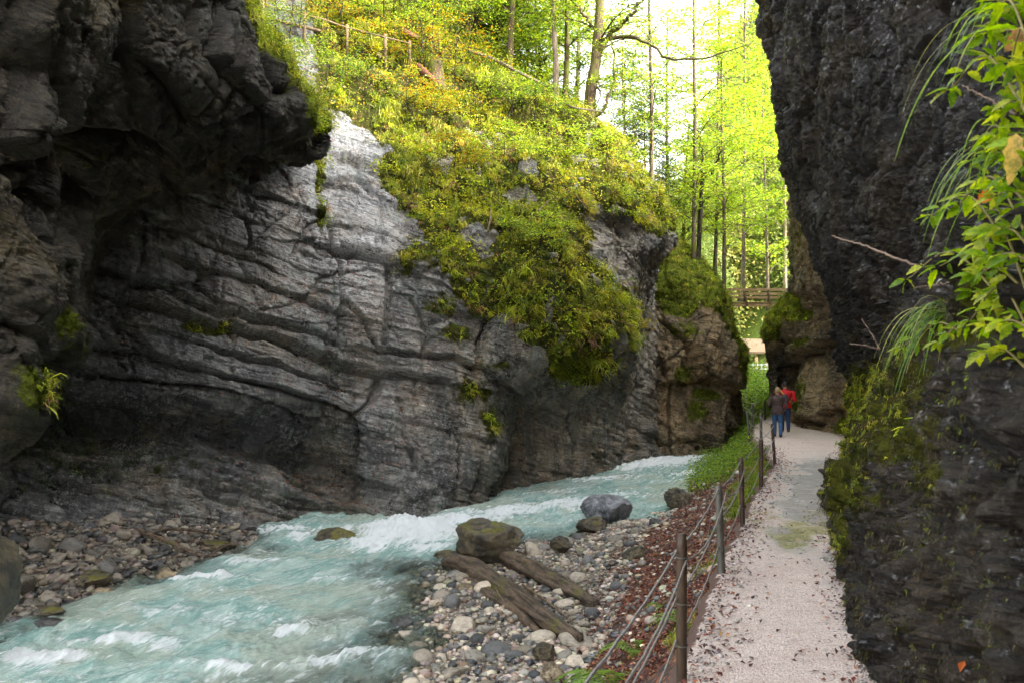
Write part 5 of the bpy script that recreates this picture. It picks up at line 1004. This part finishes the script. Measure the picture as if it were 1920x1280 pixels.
for hh, sag, sd in ((.93, .05, -1), (.60, .07, -1), (.30, .09, -1), (.88, .16, 1)):
    if hh in (.88, .52) : rngp = POSTS[:4]
    else: rngp = POSTS
    pts = []
    for (a, b) in zip(rngp[:-1], rngp[1:]):
        A_ = np.array([a[0]+sd*a[3], a[1], hh]); B_ = np.array([b[0]+sd*b[3], b[1], hh])
        for k in np.linspace(0, 1, 14, endpoint=False): pts.append(A_+(B_-A_)*k-np.array([0, 0, sag*4*k*(1-k)+.006*math.sin(k*40)])-off)
    mb = MB(); mb.add(*tube(np.array(pts), .0085, 7)); mb.build('cable', M['rope'], fr_)

# footbridge over the gorge
YB = 56.; br = empty('footbridge', W(1420, 570, YB)); tag(br, 'small wooden footbridge with plank railing spanning the gorge', 'bridge'); bo = W(1420, 570, YB)
def rel(px, py, Y, o): return W(px, py, Y)-o
mb = MB()
for k in range(26):
    x = 1345+k*6.1; mb.add(*box(rel(x, 569, YB+.75, bo), (.20, 1.7, .06)))
mb.build('deck', M['wood'], br, smooth=False); mb = MB()
for dy in (0, 1.5): mb.add(*beam(rel(1340, 572.5, YB+dy, bo), rel(1500, 572.5, YB+dy, bo), .16, .16))
mb.build('girder', M['wood'], br, smooth=False)
for dy in (-.05, 1.55):
    for py_, h_ in ((543, .15), (551, .13), (558, .13)): mb = MB(); mb.add(*beam(rel(1342, py_, YB+dy, bo), rel(1498, py_, YB+dy, bo), .05, h_)); mb.build('rail', M['wood'], br, smooth=False)
    for x in (1350, 1396, 1440, 1484): mb = MB(); mb.add(*beam(rel(x, 574, YB+dy+.06, bo), rel(x, 541, YB+dy+.06, bo), .12, .12)); mb.add(*beam(rel(x+6, 573, YB+dy-.12, bo), rel(x, 548, YB+dy-.04, bo), .09, .09)); mb.build('rail_post', M['wood_pale' if dy < 0 else 'wood'], br, smooth=False)
# open shelter behind
YS = 78.; so_ = W(1412, 692, YS); sh = empty('shelter', so_); tag(sh, 'open wooden shelter with pale shingle roof beyond the gorge', 'shelter')
mb = MB(); a, b, c, d = rel(1372, 659, YS, so_), rel(1456, 659, YS, so_), rel(1450, 635, YS+3, so_), rel(1378, 635, YS+3, so_); e_ = np.array([0, 0, -.12])
mb.add([a, b, c, d, a+e_, b+e_, c+e_, d+e_], np.array([[0, 1, 2, 3], [7, 6, 5, 4], [0, 4, 5, 1], [1, 5, 6, 2], [2, 6, 7, 3], [3, 7, 4, 0]])); f1_ = rel(1456, 659, YS+6, so_); f2_ = rel(1372, 659, YS+6, so_)
mb.add([d, c, f1_, f2_], np.array([[0, 1, 2, 3]])); M['shingle'] = simple_mat('shingle_roof', (.13, .09, .058), .85, .3, 14., .03, .2); mb.build('roof', M['shingle'], sh, smooth=False)
for x in (1391, 1400, 1418, 1440):
    for dy in (.3, 4.): mb = MB(); mb.add(*beam(rel(x, 700, YS+dy, so_), rel(x, 658, YS+dy, so_), .22, .22)); mb.build('pillar', M['wood'], sh, smooth=False)
mb = MB(); mb.add(*box(rel(1412, 696, YS+2.5, so_), (4.2, 5.5, .2))); mb.build('floor_deck', M['wood'], sh, smooth=False)
M['white_rail'] = simple_mat('pale_blue_grey_rail', (.55, .58, .62), .5, .1)
mb = MB()
for py_ in (683, 691): mb.add(*beam(rel(1400, py_, YS-.3, so_), rel(1445, py_, YS-.3, so_), .05, .07))
for x in (1404, 1412, 1420, 1428, 1436): mb.add(*beam(rel(x, 697, YS-.3, so_), rel(x, 681, YS-.3, so_), .07, .07))
mb.build('handrail', M['white_rail'], sh, smooth=False); mb = MB(); mb.add(*beam(rel(1372, 661, YS+.1, so_), rel(1456, 661, YS+.1, so_), .12, .2)); mb.build('eaves_beam', M['wood'], sh, smooth=False)

# railing of the upper walk at the top left
up = [(440, -8), (480, 4), (540, 21), (600, 35), (650, 52), (705, 66), (768, 82)]
UP = [at(cl, x, y+26, .1) for x, y in up]; UP = [np.array([W(x, y, p[1]-.3)]).ravel() for (x, y), p in zip(up, UP)]
uf = empty('wooden_railing', UP[2]); tag(uf, 'pale wooden railing of the upper walk at the top of the slope', 'railing'); o_ = UP[2]
mb = MB(); mb.add(*tube(smooth_path(UP, 60)-o_, .03, 8, .03)); mb.build('top_rail', M['wood_pale'], uf)
mb = MB(); mb.add(*tube(smooth_path([p-np.array([0, 0, .42]) for p in UP[:4]], 30)-o_, .06, 8, .03)); mb.build('lower_rail', M['wood_pale'], uf)
for x, y in ((492, 8), (570, 29), (650, 52), (722, 70), (768, 83)):
    p = smooth_path(UP, 200); i = np.argmin(np.abs(CX+F*p[:, 0]/p[:, 1]-x)); q = p[i]-o_; mb = MB(); mb.add(*tube([q+np.array([0, 0, .1]), q-np.array([0, 0, .5]), q-np.array([0, 0, 1.2])], .06, 8, .03)); mb.build('rail_post', M['wood_pale'], uf)
def slopelog(lb_, pts, r, mat, lift=.15, name='fallen_log'):
    P = [at(cl, x, y, lift)+np.array([0, 0, .1]) for x, y in pts]; log(name, lb_, P, [r, r, r*.8], 30, 10, mat, 40)
slopelog('short reddish fallen log lying steeply below the stump', [(779, 146), (797, 158), (814, 172)], .14, 'wood_red', .3)
slopelog('long thin dark log lying along the ridge under the trunks', [(872, 118), (920, 140), (965, 160), (1030, 192)], .075, 'drift', .45)
slopelog('small pale log on the leafy patch of the upper slope', [(700, 118), (709, 113), (718, 109)], .13, 'wood_pale', .2)
slopelog('dark log in undergrowth behind the upper railing', [(745, 68), (760, 74), (778, 80)], .12, 'wood_red', .3)
slopelog('long branch lying on slope above the prow rock', [(1055, 215), (1085, 222), (1120, 226)], .04, 'drift', .3)
sp_ = at(cl, 817, 160); V, Fs = tube([sp_+np.array([0, 0, -.3]), sp_+np.array([0, 0, .1]), sp_+np.array([0, 0, .45]), sp_+np.array([0, 0, .85])], [.5, .34, .27, .25], 18, .08, 3); o = mk('tree_stump', V, Fs, M['bark_moss']); tag(o, 'mossy tree stump with flared foot under the widest yellow bush', 'stump')
for lb_, pts, r in (('bare dead branch on the lower mossy slope', [(915, 445), (925, 425), (930, 405), (932, 380)], .03), ('bare twig leaning out above the overhang', [(1010, 412), (1030, 395), (1050, 382)], .025), ('pale bare twigs at the overhang corner', [(1075, 375), (1092, 390), (1098, 400)], .022)):
    P = [at(cl, x, y, .35) for x, y in pts]; log('dead_branch', lb_, P, [r, r*.7, r*.4], 20, 6, 'drift_in', 50, 'branch')

# ------------------------------------------------------------------ plants hanging over from the right wall, near the eye
M['near_leaf'] = leaf_mat('fresh_leaf', .55, .35, var=True)
rp = np.random.default_rng(5)
def leaf_shape(mb, p, d, nr, L, wd, col, teeth=5):
    """one serrated leaf with a midrib fold"""
    d = unit(d); s = unit(np.cross(d, nr)); nr = np.cross(s, d); ks = np.linspace(0, 1, teeth*2+1); mid = []; lft = []; rgt = []
    for i, k in enumerate(ks):
        w_ = wd*.5*math.sin(math.pi*k**.75)**.9*(1.15 if i % 2 else .82); c0 = p+d*L*k-nr*L*.22*k*k; mid.append(c0); lft.append(c0+s*w_+nr*w_*.28-d*0*w_); rgt.append(c0-s*w_+nr*w_*.28)
    V = np.array(mid+lft+rgt); n = len(ks); a = np.arange(n-1); mb.add(V, [np.stack([a, a+1, n+a+1, n+a], -1), np.stack([a+1, a, 2*n+a, 2*n+a+1], -1)], col=np.clip(col*(1+.08*rp.normal()), 0, .9))
def herb(label, base, tip, n, L, cols, seed, droop=.12, pairs=1):
    """arching stem with whorls of serrated leaves"""
    root = empty('hanging_herb', base); tag(root, label, 'plant', 'leafy plants hanging from the right rock wall'); base = np.asarray(base, float); tip = np.asarray(tip, float)
    P = smooth_path([base, (base+tip)/2+np.array([0, 0, droop]), tip], 20)-base; st = MB(); st.add(*tube(P, np.linspace(.0045, .0018, 20), 6)); st.build('stem', M['stem'], root); mb = MB()
    for k in range(n):
        f = .25+.75*k/(n-1); i = int(f*19); ax = unit(P[min(i+1, 19)]-P[max(i-1, 0)]); a0 = rp.uniform(0, 6.28)
        m = 3 if k < n-1 else 5
        for j in range(m):
            a = a0+j*math.tau/m; side = unit(np.cross(ax, [0, 0, 1])); vv = np.cross(side, ax); d = unit(ax*(.35 if k < n-1 else .55)+side*math.cos(a)+vv*math.sin(a)*.4+np.array([0, 0, -.12]))
            l = L*rp.uniform(.65, 1.15)*(1 if k else .8); stp = d*l*.25; leaf_shape(mb, P[i]+stp*.6, d, unit(np.array([0, -.35, 1.])+.35*rp.normal(size=3)), l, l*.5, np.array(cols[rp.integers(len(cols))]))
    mb.build('leaves', M['near_leaf'], root); return root
M['stem'] = simple_mat('thin_stem', (.16, .13, .04), .5, .3, 30.)
FR = [(.20, .33, .012), (.28, .40, .02), (.13, .24, .012), (.36, .42, .03)]
HE = [ # base px,py,Y  tip px,py,Y  n L label
 ((1925,215,2.5),(1785,165,2.9),5,.062,'leafy sprig reaching farthest left near the top right corner'), ((1940,120,2.4),(1850,60,2.7),5,.075,'sprig of big leaves at the top right corner'), ((1945,60,2.5),(1870,5,2.8),4,.07,'highest leafy sprig at the top edge'),
 ((1950,300,2.4),(1870,250,2.6),5,.07,'leafy sprig level with the yellow leaf'), ((1900,480,2.9),(1745,405,3.3),6,.06,'leafy sprig spreading over the dark rock mid wall'), ((1880,560,3.0),(1700,525,3.6),5,.055,'low sprig ending in a five part leaf beside the long bare twig'),
 ((1930,450,2.6),(1800,380,3.0),6,.065,'dense leafy sprig under the arching grass'), ((1900,610,3.0),(1760,500,3.3),6,.062,'leafy sprig above the lowest grass tuft'), ((1930,560,2.6),(1830,470,2.8),6,.07,'wide leaved sprig nearest the mossy rock'), ((1940,640,2.6),(1820,600,2.9),6,.06,'leafy sprig beside the blurred wet stones'),
 ((1860,690,3.3),(1690,650,3.8),6,.055,'low leafy sprig in the green grass tuft'), ((1890,700,3.2),(1760,640,3.4),6,.055,'leafy sprig hanging over the mossy ledge'), ((1955,380,2.3),(1890,330,2.5),5,.08,'large leaved sprig at the right edge'), ((1800,860,4.2),(1700,800,4.6),5,.06,'small sprig low on the mossy wall'), ((1940,180,2.3),(1895,120,2.4),4,.085,'broad leaves hard against the upper right edge'),
 ((1920,330,2.7),(1820,300,3.0),4,.05,'thin sprig between the grasses and the yellow leaf'), ((1900,800,3.4),(1780,740,3.7),5,.05,'sprig of small leaves above the dripping rock'), ((1850,1180,3.9),(1790,1130,4.2),5,.04,'small blurred sprig at the bottom of the wall')]
for k, (b_, t_, n_, L_, lb_) in enumerate(HE): herb(lb_, W(*b_), W(*t_), n_, L_, FR, k)
# leaf mat close to the wall surface
for k in range(22):
    px_, py_ = [(1905, 20+k*30), (1880, 400+k*16)][k % 2]; Y_ = rp.uniform(2.3, 2.9) if k % 2 == 0 else rp.uniform(2.6, 3.2)
    herb('short leafy shoot in the dense leaf mat on the right wall', W(px_+40+rp.normal()*10, py_+20, Y_), W(px_-35+rp.normal()*15, py_-10+rp.normal()*15, Y_+.1), 5, .055, FR, 60+k, .03)['group'] = 'shoots of the leaf mat on the right wall'
def near_grass(label, base, n, L, dirv, cols, wd=.006, seed=0, spread=.35):
    root = empty('grass_tuft', base); tag(root, label, 'grass', 'grass tufts hanging from the right rock wall'); mb = MB(); r = np.random.default_rng(seed); dirv = unit(np.array(dirv, float))
    for k in range(n):
        d = unit(dirv+spread*r.normal(size=3)); l = L*r.uniform(.55, 1.1); K = np.linspace(0, 1, 16)[:, None]; P = d*l*K*(1-.25*K)+np.array([0, 0, -1])*l*.75*K**2.2+.01*r.normal(size=3)
        s = unit(np.cross(d, [0, 0, 1])+.2*r.normal(size=3)); w_ = wd*(np.sin(math.pi*(K*.85+.12))**.7)*r.uniform(.6, 1.2); V = np.stack([P-s*w_*.5, P+s*w_*.5+np.array([0, 0, .001])], 1).reshape(-1, 3); a = np.arange(15)*2
        mb.add(V, np.stack([a, a+1, a+3, a+2], -1), col=np.clip(np.array(cols[r.integers(len(cols))])*r.uniform(.75, 1.25), 0, .9))
    mb.build('blades', M['near_leaf'], root)
GC_ = [(.14, .26, .02), (.22, .34, .03), (.10, .2, .03), (.34, .36, .10)]
near_grass('long arching grass blades near the top right corner', W(1905, 40, 2.7), 12, .42, (-.75, .1, .35), GC_, seed=1)
near_grass('long grass blades drooping before the dark rock mid height', W(1900, 330, 2.7), 14, .42, (-.8, .15, .5), GC_, seed=2)
near_grass('thick grass tuft falling like hair over the mossy ledge', W(1790, 590, 3.7), 46, .40, (-.8, -.1, .3), GC_, seed=3, spread=.28)
near_grass('thin grass blades reaching down left of the yellow leaf', W(1890, 270, 2.6), 8, .35, (-.6, .1, .1), GC_, seed=4)
near_grass('short grass tuft beside the low leafy sprig', W(1860, 700, 3.3), 12, .22, (-.6, 0, .5), GC_, seed=5)
def one_leaf(name, label, p, d, nr, L, wd, col):
    mb = MB(); leaf_shape(mb, np.zeros(3), np.array(d, float), np.array(nr, float), L, wd, np.array(col), 4); o = mb.build(name, M['near_leaf']); o.location = p.tolist(); tag(o, label, 'leaf'); return o
one_leaf('dead_leaf', 'large pale yellow dead leaf hanging among green leaves', W(1905, 250, 2.35), (-.1, 0, -1), (-.3, -1, .1), .12, .045, (.50, .36, .10))
one_leaf('dead_leaf', 'small orange dead leaf caught below the yellow leaf', W(1858, 362, 2.6), (-.6, 0, -.4), (0, -1, .3), .045, .03, (.6, .13, .02))
one_leaf('dead_leaf', 'brown dead leaf at the upper right edge', W(1925, 55, 2.4), (-.5, 0, -.5), (0, -1, .3), .07, .04, (.35, .18, .07))
def twig(lb_, pts, r, mat='twig'):
    P = smooth_path([W(*q) for q in pts], 40); r_ = np.random.default_rng(int(pts[0][0])); P[1:-1] += .002*r_.normal(size=(38, 3)); mb = MB(); V, Fs = tube(P-P[0], np.linspace(r*.5, r, 40), 6); o = mk('bare_twig', V, Fs, M[mat]); o.location = P[0].tolist(); tag(o, lb_, 'twig')
twig('long bare pinkish twig pointing left across the dark rock', [(1560,443,4.2), (1610,458,4.1), (1660,476,4.0), (1722,500,3.9)], .006)
twig('red brown stem rising among the upper leaves', [(1805,160,2.8), (1850,185,2.7), (1905,215,2.6)], .004)
twig('thin twig sticking up above the mossy ledge', [(1615,598,6.), (1632,622,6.), (1650,655,6.)], .006)
twig('short horizontal twig just above the moss', [(1594,644,6.), (1625,648,6.), (1650,655,6.)], .006)
twig('thin curved stem beside the mossy ledge grass', [(1715,540,3.8), (1745,535,3.8), (1790,530,3.7)], .003)
# ------------------------------------------------------------------ the two walkers
M['skin'] = simple_mat('skin', (.46, .27, .19), .5, .08); M['jeans'] = simple_mat('blue_denim', (.035, .085, .17), .8, .25, 30.); M['jeans_dark'] = simple_mat('dark_denim', (.018, .035, .085), .8, .25, 30.)
M['red'] = simple_mat('red_jacket', (.50, .012, .018), .6, .15, 12.); M['hair_fair'] = simple_mat('fair_hair', (.30, .20, .10), .6, .3, 40.); M['hair_dark'] = simple_mat('dark_hair', (.025, .018, .012), .6, .3, 40.)
M['shoe'] = simple_mat('brown_shoe', (.10, .055, .025), .6, .3, 20.); M['shoe_dark'] = simple_mat('dark_shoe', (.02, .02, .025), .6, .3, 20.); M['bag'] = simple_mat('dark_grey_bag', (.035, .035, .045), .6, .3, 20.); M['strap'] = simple_mat('yellow_strap', (.55, .42, .04), .6, .1)
t = NT('quilted_jacket'); g = t.pos(obj=True); vo = t.voro(t.n('ShaderNodeTexCoord').outputs['Object'], 16.); c = t.mix(t.ramp(vo, .2, .7), (.085, .055, .045), (.04, .026, .022)); t.pbsdf(c, .65, t.bump(vo, -.02, 1.), spec=.3); M['quilt'] = t.m
def skin(name, J, E, R, mat, parent, sub=2, root=0):
    me = bpy.data.meshes.new(name); me.from_pydata([tuple(map(float, j)) for j in J], E, []); o = bpy.data.objects.new(name, me); COL.objects.link(o); o.parent = parent; me.materials.append(mat)
    m = o.modifiers.new('skin', 'SKIN'); m.use_smooth_shade = True
    for i, r in enumerate(R):
        sv = me.skin_vertices[0].data[i]; sv.radius = (r, r) if not isinstance(r, tuple) else r; sv.use_root = (i == root)
    s = o.modifiers.new('sub', 'SUBSURF'); s.levels = sub; s.render_levels = sub; return o
def loft(rings, n=24):
    """rings: (cx,cy,z,rx,ry)"""
    th = np.linspace(0, 2*math.pi, n, endpoint=False); V = np.concatenate([np.stack([c[0]+c[3]*np.cos(th), c[1]+c[4]*np.sin(th), np.full(n, c[2])], -1) for c in rings]); a = np.arange(len(rings)*n).reshape(-1, n); b = np.roll(a, -1, 1)
    Q_ = np.stack([a[:-1], b[:-1], b[1:], a[1:]], -1).reshape(-1, 4); V = np.concatenate([V, [[rings[0][0], rings[0][1], rings[0][2]], [rings[-1][0], rings[-1][1], rings[-1][2]]]]); k = len(V)
    return V, [Q_, np.stack([b[0], a[0], np.full(n, k-2)], -1), np.stack([a[-1], b[-1], np.full(n, k-1)], -1)]
def fingers(mb, w_, d, s):
    """hand: palm and five fingers, slightly curled, hanging along d"""
    d = unit(np.array(d, float)); x = np.array([0, 1., 0]); inn = np.array([-s, 0, 0.])
    V, Fs = tube([w_, w_+d*.04, w_+d*.085], [.022, .034, .032], 10); V = w_+(V-w_)*np.array([.6, 1., 1.]); mb.add(V, Fs)
    for k, L_ in enumerate((.062, .075, .08, .07)):
        b_ = w_+d*.08+x*(-.027+.018*k); mb.add(*tube([b_, b_+d*L_*.5, b_+d*L_*.8+inn*L_*.2, b_+d*L_+inn*L_*.45], [.009, .0085, .008, .006], 7))
    b_ = w_+d*.03+x*(.03); mb.add(*tube([b_, b_+d*.025+x*.02, b_+d*.055+x*.03+inn*.01], [.011, .010, .007], 7))
def person(label, loc, rz, H, jacket, pants, hair, shoe, sh_w, hip_w, step, arms, hairlen, female):
    """built at 1.75 m facing +Y, feet at z=0"""
    root = empty('person', loc, rz); root.scale = (H/1.75,)*3; tag(root, label, 'person')
    hz, kz, az = .90, .49, .09; fl = np.array([-.09, step, az]); frr = np.array([.10, -step, az+.0]); kl = np.array([-.10, step*.62+.05, kz]); kr = np.array([.10, -step*.25+.06, kz])
    # body: pelvis root, spine, neck, head, legs, arms
    J = [(0, 0, .95), (0, 0, 1.12), (0, .01, 1.30), (0, 0, 1.43), (0, 0, 1.50), (0, .01, 1.55), (0, .02, 1.63), (0, .015, 1.70)]; R = [(.15, .11), (.13, .10), (.13, .09), (.07, .06), .05, .07, .092, .075]; E = [(i, i+1) for i in range(7)]
    def add(p, r, j): J.append(tuple(p)); R.append(r); E.append((j, len(J)-1)); return len(J)-1
    for s, k_, f_ in ((-1, kl, fl), (1, kr, frr)):
        h_ = add((s*.09, 0, hz), .095, 0); m_ = add(((s*.09+k_[0])/2, k_[1]/2, (hz+kz)/2), .078, h_); n_ = add(k_, .056, m_); c_ = add((k_+f_)/2+np.array([0, -.01, .05]), .055, n_); a_ = add(f_, .038, c_); add(f_+np.array([0, .14, -.045]), .035, a_)
    W_ = []
    for s, (el, wr) in zip((-1, 1), arms):
        s0 = add((s*sh_w*.42, 0, 1.36), .045, 3); s1_ = add((s*sh_w*.53, 0, 1.32), .040, s0); e_ = add(el, .042, s1_); w_ = add(wr, .028, e_); W_.append((s, np.array(wr), np.array(wr)-np.array(el)))
    skin('body', J, E, R, M['skin'], root)
    for s, w_, d in W_: mb = MB(); fingers(mb, w_, d, s); mb.build('hand', M['skin'], root)
    # clothing
    k = 1.04; rings = [(0, 0, .80 if female else .84, hip_w*.56, .155), (0, 0, .92, hip_w*.57, .165), (0, 0, 1.05, hip_w*.50, .145), (0, 0, 1.18, sh_w*.42, .14), (0, -.01, 1.30, sh_w*.49, .15), (0, -.01, 1.39, sh_w*.50, .14), (0, 0, 1.45, sh_w*.36, .11), (0, 0, 1.49, .085, .085), (0, 0, 1.515, .07, .075)]
    P_ = np.array(rings); P_ = smooth_path(P_, 30); mb = MB(); V, Fs = loft([tuple(q) for q in P_], 28); V = V*(1+.02*fbm(V*7, 3, 5)[:, None]*np.array([1, 1, 0])); mb.add(V, Fs)
    for s, (el, wr) in zip((-1, 1), arms):
        sp0 = np.array([s*sh_w*.40, 0, 1.41]); sp1 = np.array([s*sh_w*.53, 0, 1.35]); Pp = smooth_path([sp0, sp1, (sp1+np.array(el))/2, el, (np.array(el)*.45+np.array(wr)*.55), np.array(wr)], 26); rd_ = np.interp(np.linspace(0, 1, 26), [0, .2, .5, .75, 1], [.08, .085, .068, .058, .045]); V, Fs = tube(Pp, rd_, 14, .03, 3); mb.add(V, Fs)
    jk = mb.build('jacket', jacket, root)
    mb = MB(); rings = [(0, 0, .80, hip_w*.53, .14), (0, 0, .86, hip_w*.53, .15), (0, 0, .96, hip_w*.48, .135)]; mb.add(*loft(rings))
    for s, k_, f_ in ((-1, kl, fl), (1, kr, frr)):
        V, Fs = tube(smooth_path([(s*.085, 0, .90), ((s*.09+k_[0])/2, k_[1]/2, (hz+kz)/2), k_, (k_+f_)/2+np.array([0, -.012, .05]), f_+np.array([0, 0, -.02])], 26), np.interp(np.linspace(0, 1, 26), [0, .25, .5, .75, 1], [.115, .10, .072, .070, .060]), 16, .02, 4); mb.add(V, Fs)
    mb.build('trousers', pants, root)
    for s, f_ in ((-1, fl), (1, frr)):
        mb = MB(); V, Fs = tube(smooth_path([f_+np.array([0, -.07, -.045]), f_+np.array([0, -.03, -.035]), f_+np.array([0, .05, -.045]), f_+np.array([0, .13, -.055]), f_+np.array([0, .19, -.065])], 14), np.array([.030, .045, .048, .048, .046, .046, .046, .046, .046, .044, .042, .038, .032, .02]), 12)
        V[:, 2] = np.maximum(V[:, 2], 0); mb.add(V, Fs); mb.add(*tube([f_+np.array([0, 0, -.05]), f_+np.array([0, 0, .02])], .05, 12)); mb.build('shoe', shoe, root)
    # head details: ears, nose on the far side, hair cap
    for s in (-1, 1): mb = MB(); mb.add(*tube([(s*.082, .01, 1.60), (s*.094, .005, 1.63), (s*.085, .01, 1.66)], [.010, .016, .012], 8)); mb.build('ear', M['skin'], root)
    mb = MB(); mb.add(*tube([(0, .105, 1.655), (0, .125, 1.62), (0, .11, 1.605)], [.008, .014, .010], 8)); mb.build('nose', M['skin'], root)
    V, Fc = IC[3]; V = V.copy(); V = V*np.array([.098, .112, .118 if not female else .125])+np.array([0, -.004, 1.655]); keep = ~((V[:, 1] > .045) & (V[:, 2] < 1.69)); low = 1.60 if not female else 1.56
    V[:, 2] = np.maximum(V[:, 2], low); V[~keep, 1] = .05; V += (.012*fbm(V*22, 3, 6))[:, None]*unit(V-np.array([0, 0, 1.65])); mk('hair', V, Fc, hair, root)
    return root, jk
# woman in the quilted jacket, man in red; both walk away from us
w_, _ = person('person with short fair hair in brown quilted jacket and blue jeans, walking away', (9.12, 34.2, .03), -.22, 1.69, M['quilt'], M['jeans'], M['hair_fair'], M['shoe_dark'], .44, .42, .17, [((-.30, .02, 1.12), (-.26, .20, 1.12)), ((.30, -.03, 1.10), (.27, .16, .98))], 1, True)
m_, jk = person('person with short dark hair in red jacket with shoulder bag, walking away', (10.15, 37.0, .03), -.22, 1.86, M['red'], M['jeans_dark'], M['hair_dark'], M['shoe'], .50, .37, .14, [((-.31, .02, 1.12), (-.24, .22, 1.08)), ((.33, .02, 1.13), (.26, .24, 1.12))], 0, False)
V, Fc = IC[3]; V = V.copy(); V = np.sign(V)*np.abs(V)**.7; V = V*np.array([.17, .07, .15]); cc, ss = math.cos(-.6), math.sin(-.6); V = V@np.array([[cc, 0, -ss], [0, 1, 0], [ss, 0, cc]])+np.array([-.05, -.21, 1.16])
bg_ = mk('shoulder_bag', V, Fc, M['bag']); bg_.location = m_.location; bg_.rotation_euler = m_.rotation_euler; bg_.scale = m_.scale; tag(bg_, 'dark grey shoulder bag worn across the back of the red jacket', 'bag')
mb = MB(); mb.add(*tube(smooth_path([(-.17, -.10, 1.47), (-.10, -.175, 1.38), (.05, -.20, 1.22), (.17, -.17, 1.06)], 20), .014, 6)); mb.build('yellow_piping', M['strap'], bg_)
mb = MB(); mb.add(*tube(smooth_path([(-.17, .0, 1.50), (-.19, -.10, 1.44), (-.14, -.18, 1.33), (-.08, -.22, 1.24)], 20), .024, 6)); mb.build('strap', M['bag'], bg_)
cm = mk('phone', *box((0, 0, 0), (.09, .02, .06)), M['bag'], smooth=False); cm.location = (8.83, 34.35, 1.12); tag(cm, 'small dark camera held at the left side of the quilted jacket', 'camera')
cm.name = 'camera_device'
# ------------------------------------------------------------------ sky, sun, camera
w = bpy.data.worlds.new('World'); SC.world = w; w.use_nodes = True; nt = w.node_tree; bg = nt.nodes['Background']
SUN_EL, SUN_AZ = math.radians(38), math.radians(118)      # azimuth from +Y towards +X
sky = nt.nodes.new('ShaderNodeTexSky'); sky.sky_type = 'NISHITA'; sky.sun_disc = False; sky.sun_elevation = SUN_EL; sky.sun_rotation = SUN_AZ; sky.dust_density = 4.; sky.ozone_density = .6
hs = nt.nodes.new('ShaderNodeHueSaturation'); hs.inputs['Saturation'].default_value = .22; nt.links.new(sky.outputs[0], hs.inputs['Color']); nt.links.new(hs.outputs[0], bg.inputs[0]); bg.inputs[1].default_value = .15
sl_ = bpy.data.lights.new('sun', 'SUN'); sl_.energy = 1.8; sl_.angle = math.radians(6); sl_.color = (1, .95, .86)
so = bpy.data.objects.new('sun', sl_); COL.objects.link(so)
dirv = Vector((math.sin(SUN_AZ)*math.cos(SUN_EL), math.cos(SUN_AZ)*math.cos(SUN_EL), math.sin(SUN_EL))); so.rotation_euler = dirv.to_track_quat('Z', 'Y').to_euler(); so.location = dirv*50
cd = bpy.data.cameras.new('camera'); cam = bpy.data.objects.new('camera', cd); COL.objects.link(cam); SC.camera = cam
cam.location = (0, 0, CZ); cam.rotation_euler = (math.radians(90), 0, 0); cd.sensor_width = 36; cd.lens = 36*F/1920; cd.shift_y = 60/1920
cd.clip_start = .1; cd.clip_end = 3000; cd.dof.use_dof = True; cd.dof.focus_distance = 17; cd.dof.aperture_fstop = 8.0
vs = SC.view_settings; vs.view_transform = 'Standard'; vs.look = 'None'; vs.gamma = 1; vs.exposure = 3.25
SC.cycles.max_bounces = 6; SC.cycles.adaptive_threshold = .02; SC.cycles.transparent_max_bounces = 12; SC.cycles.sample_clamp_indirect = 6
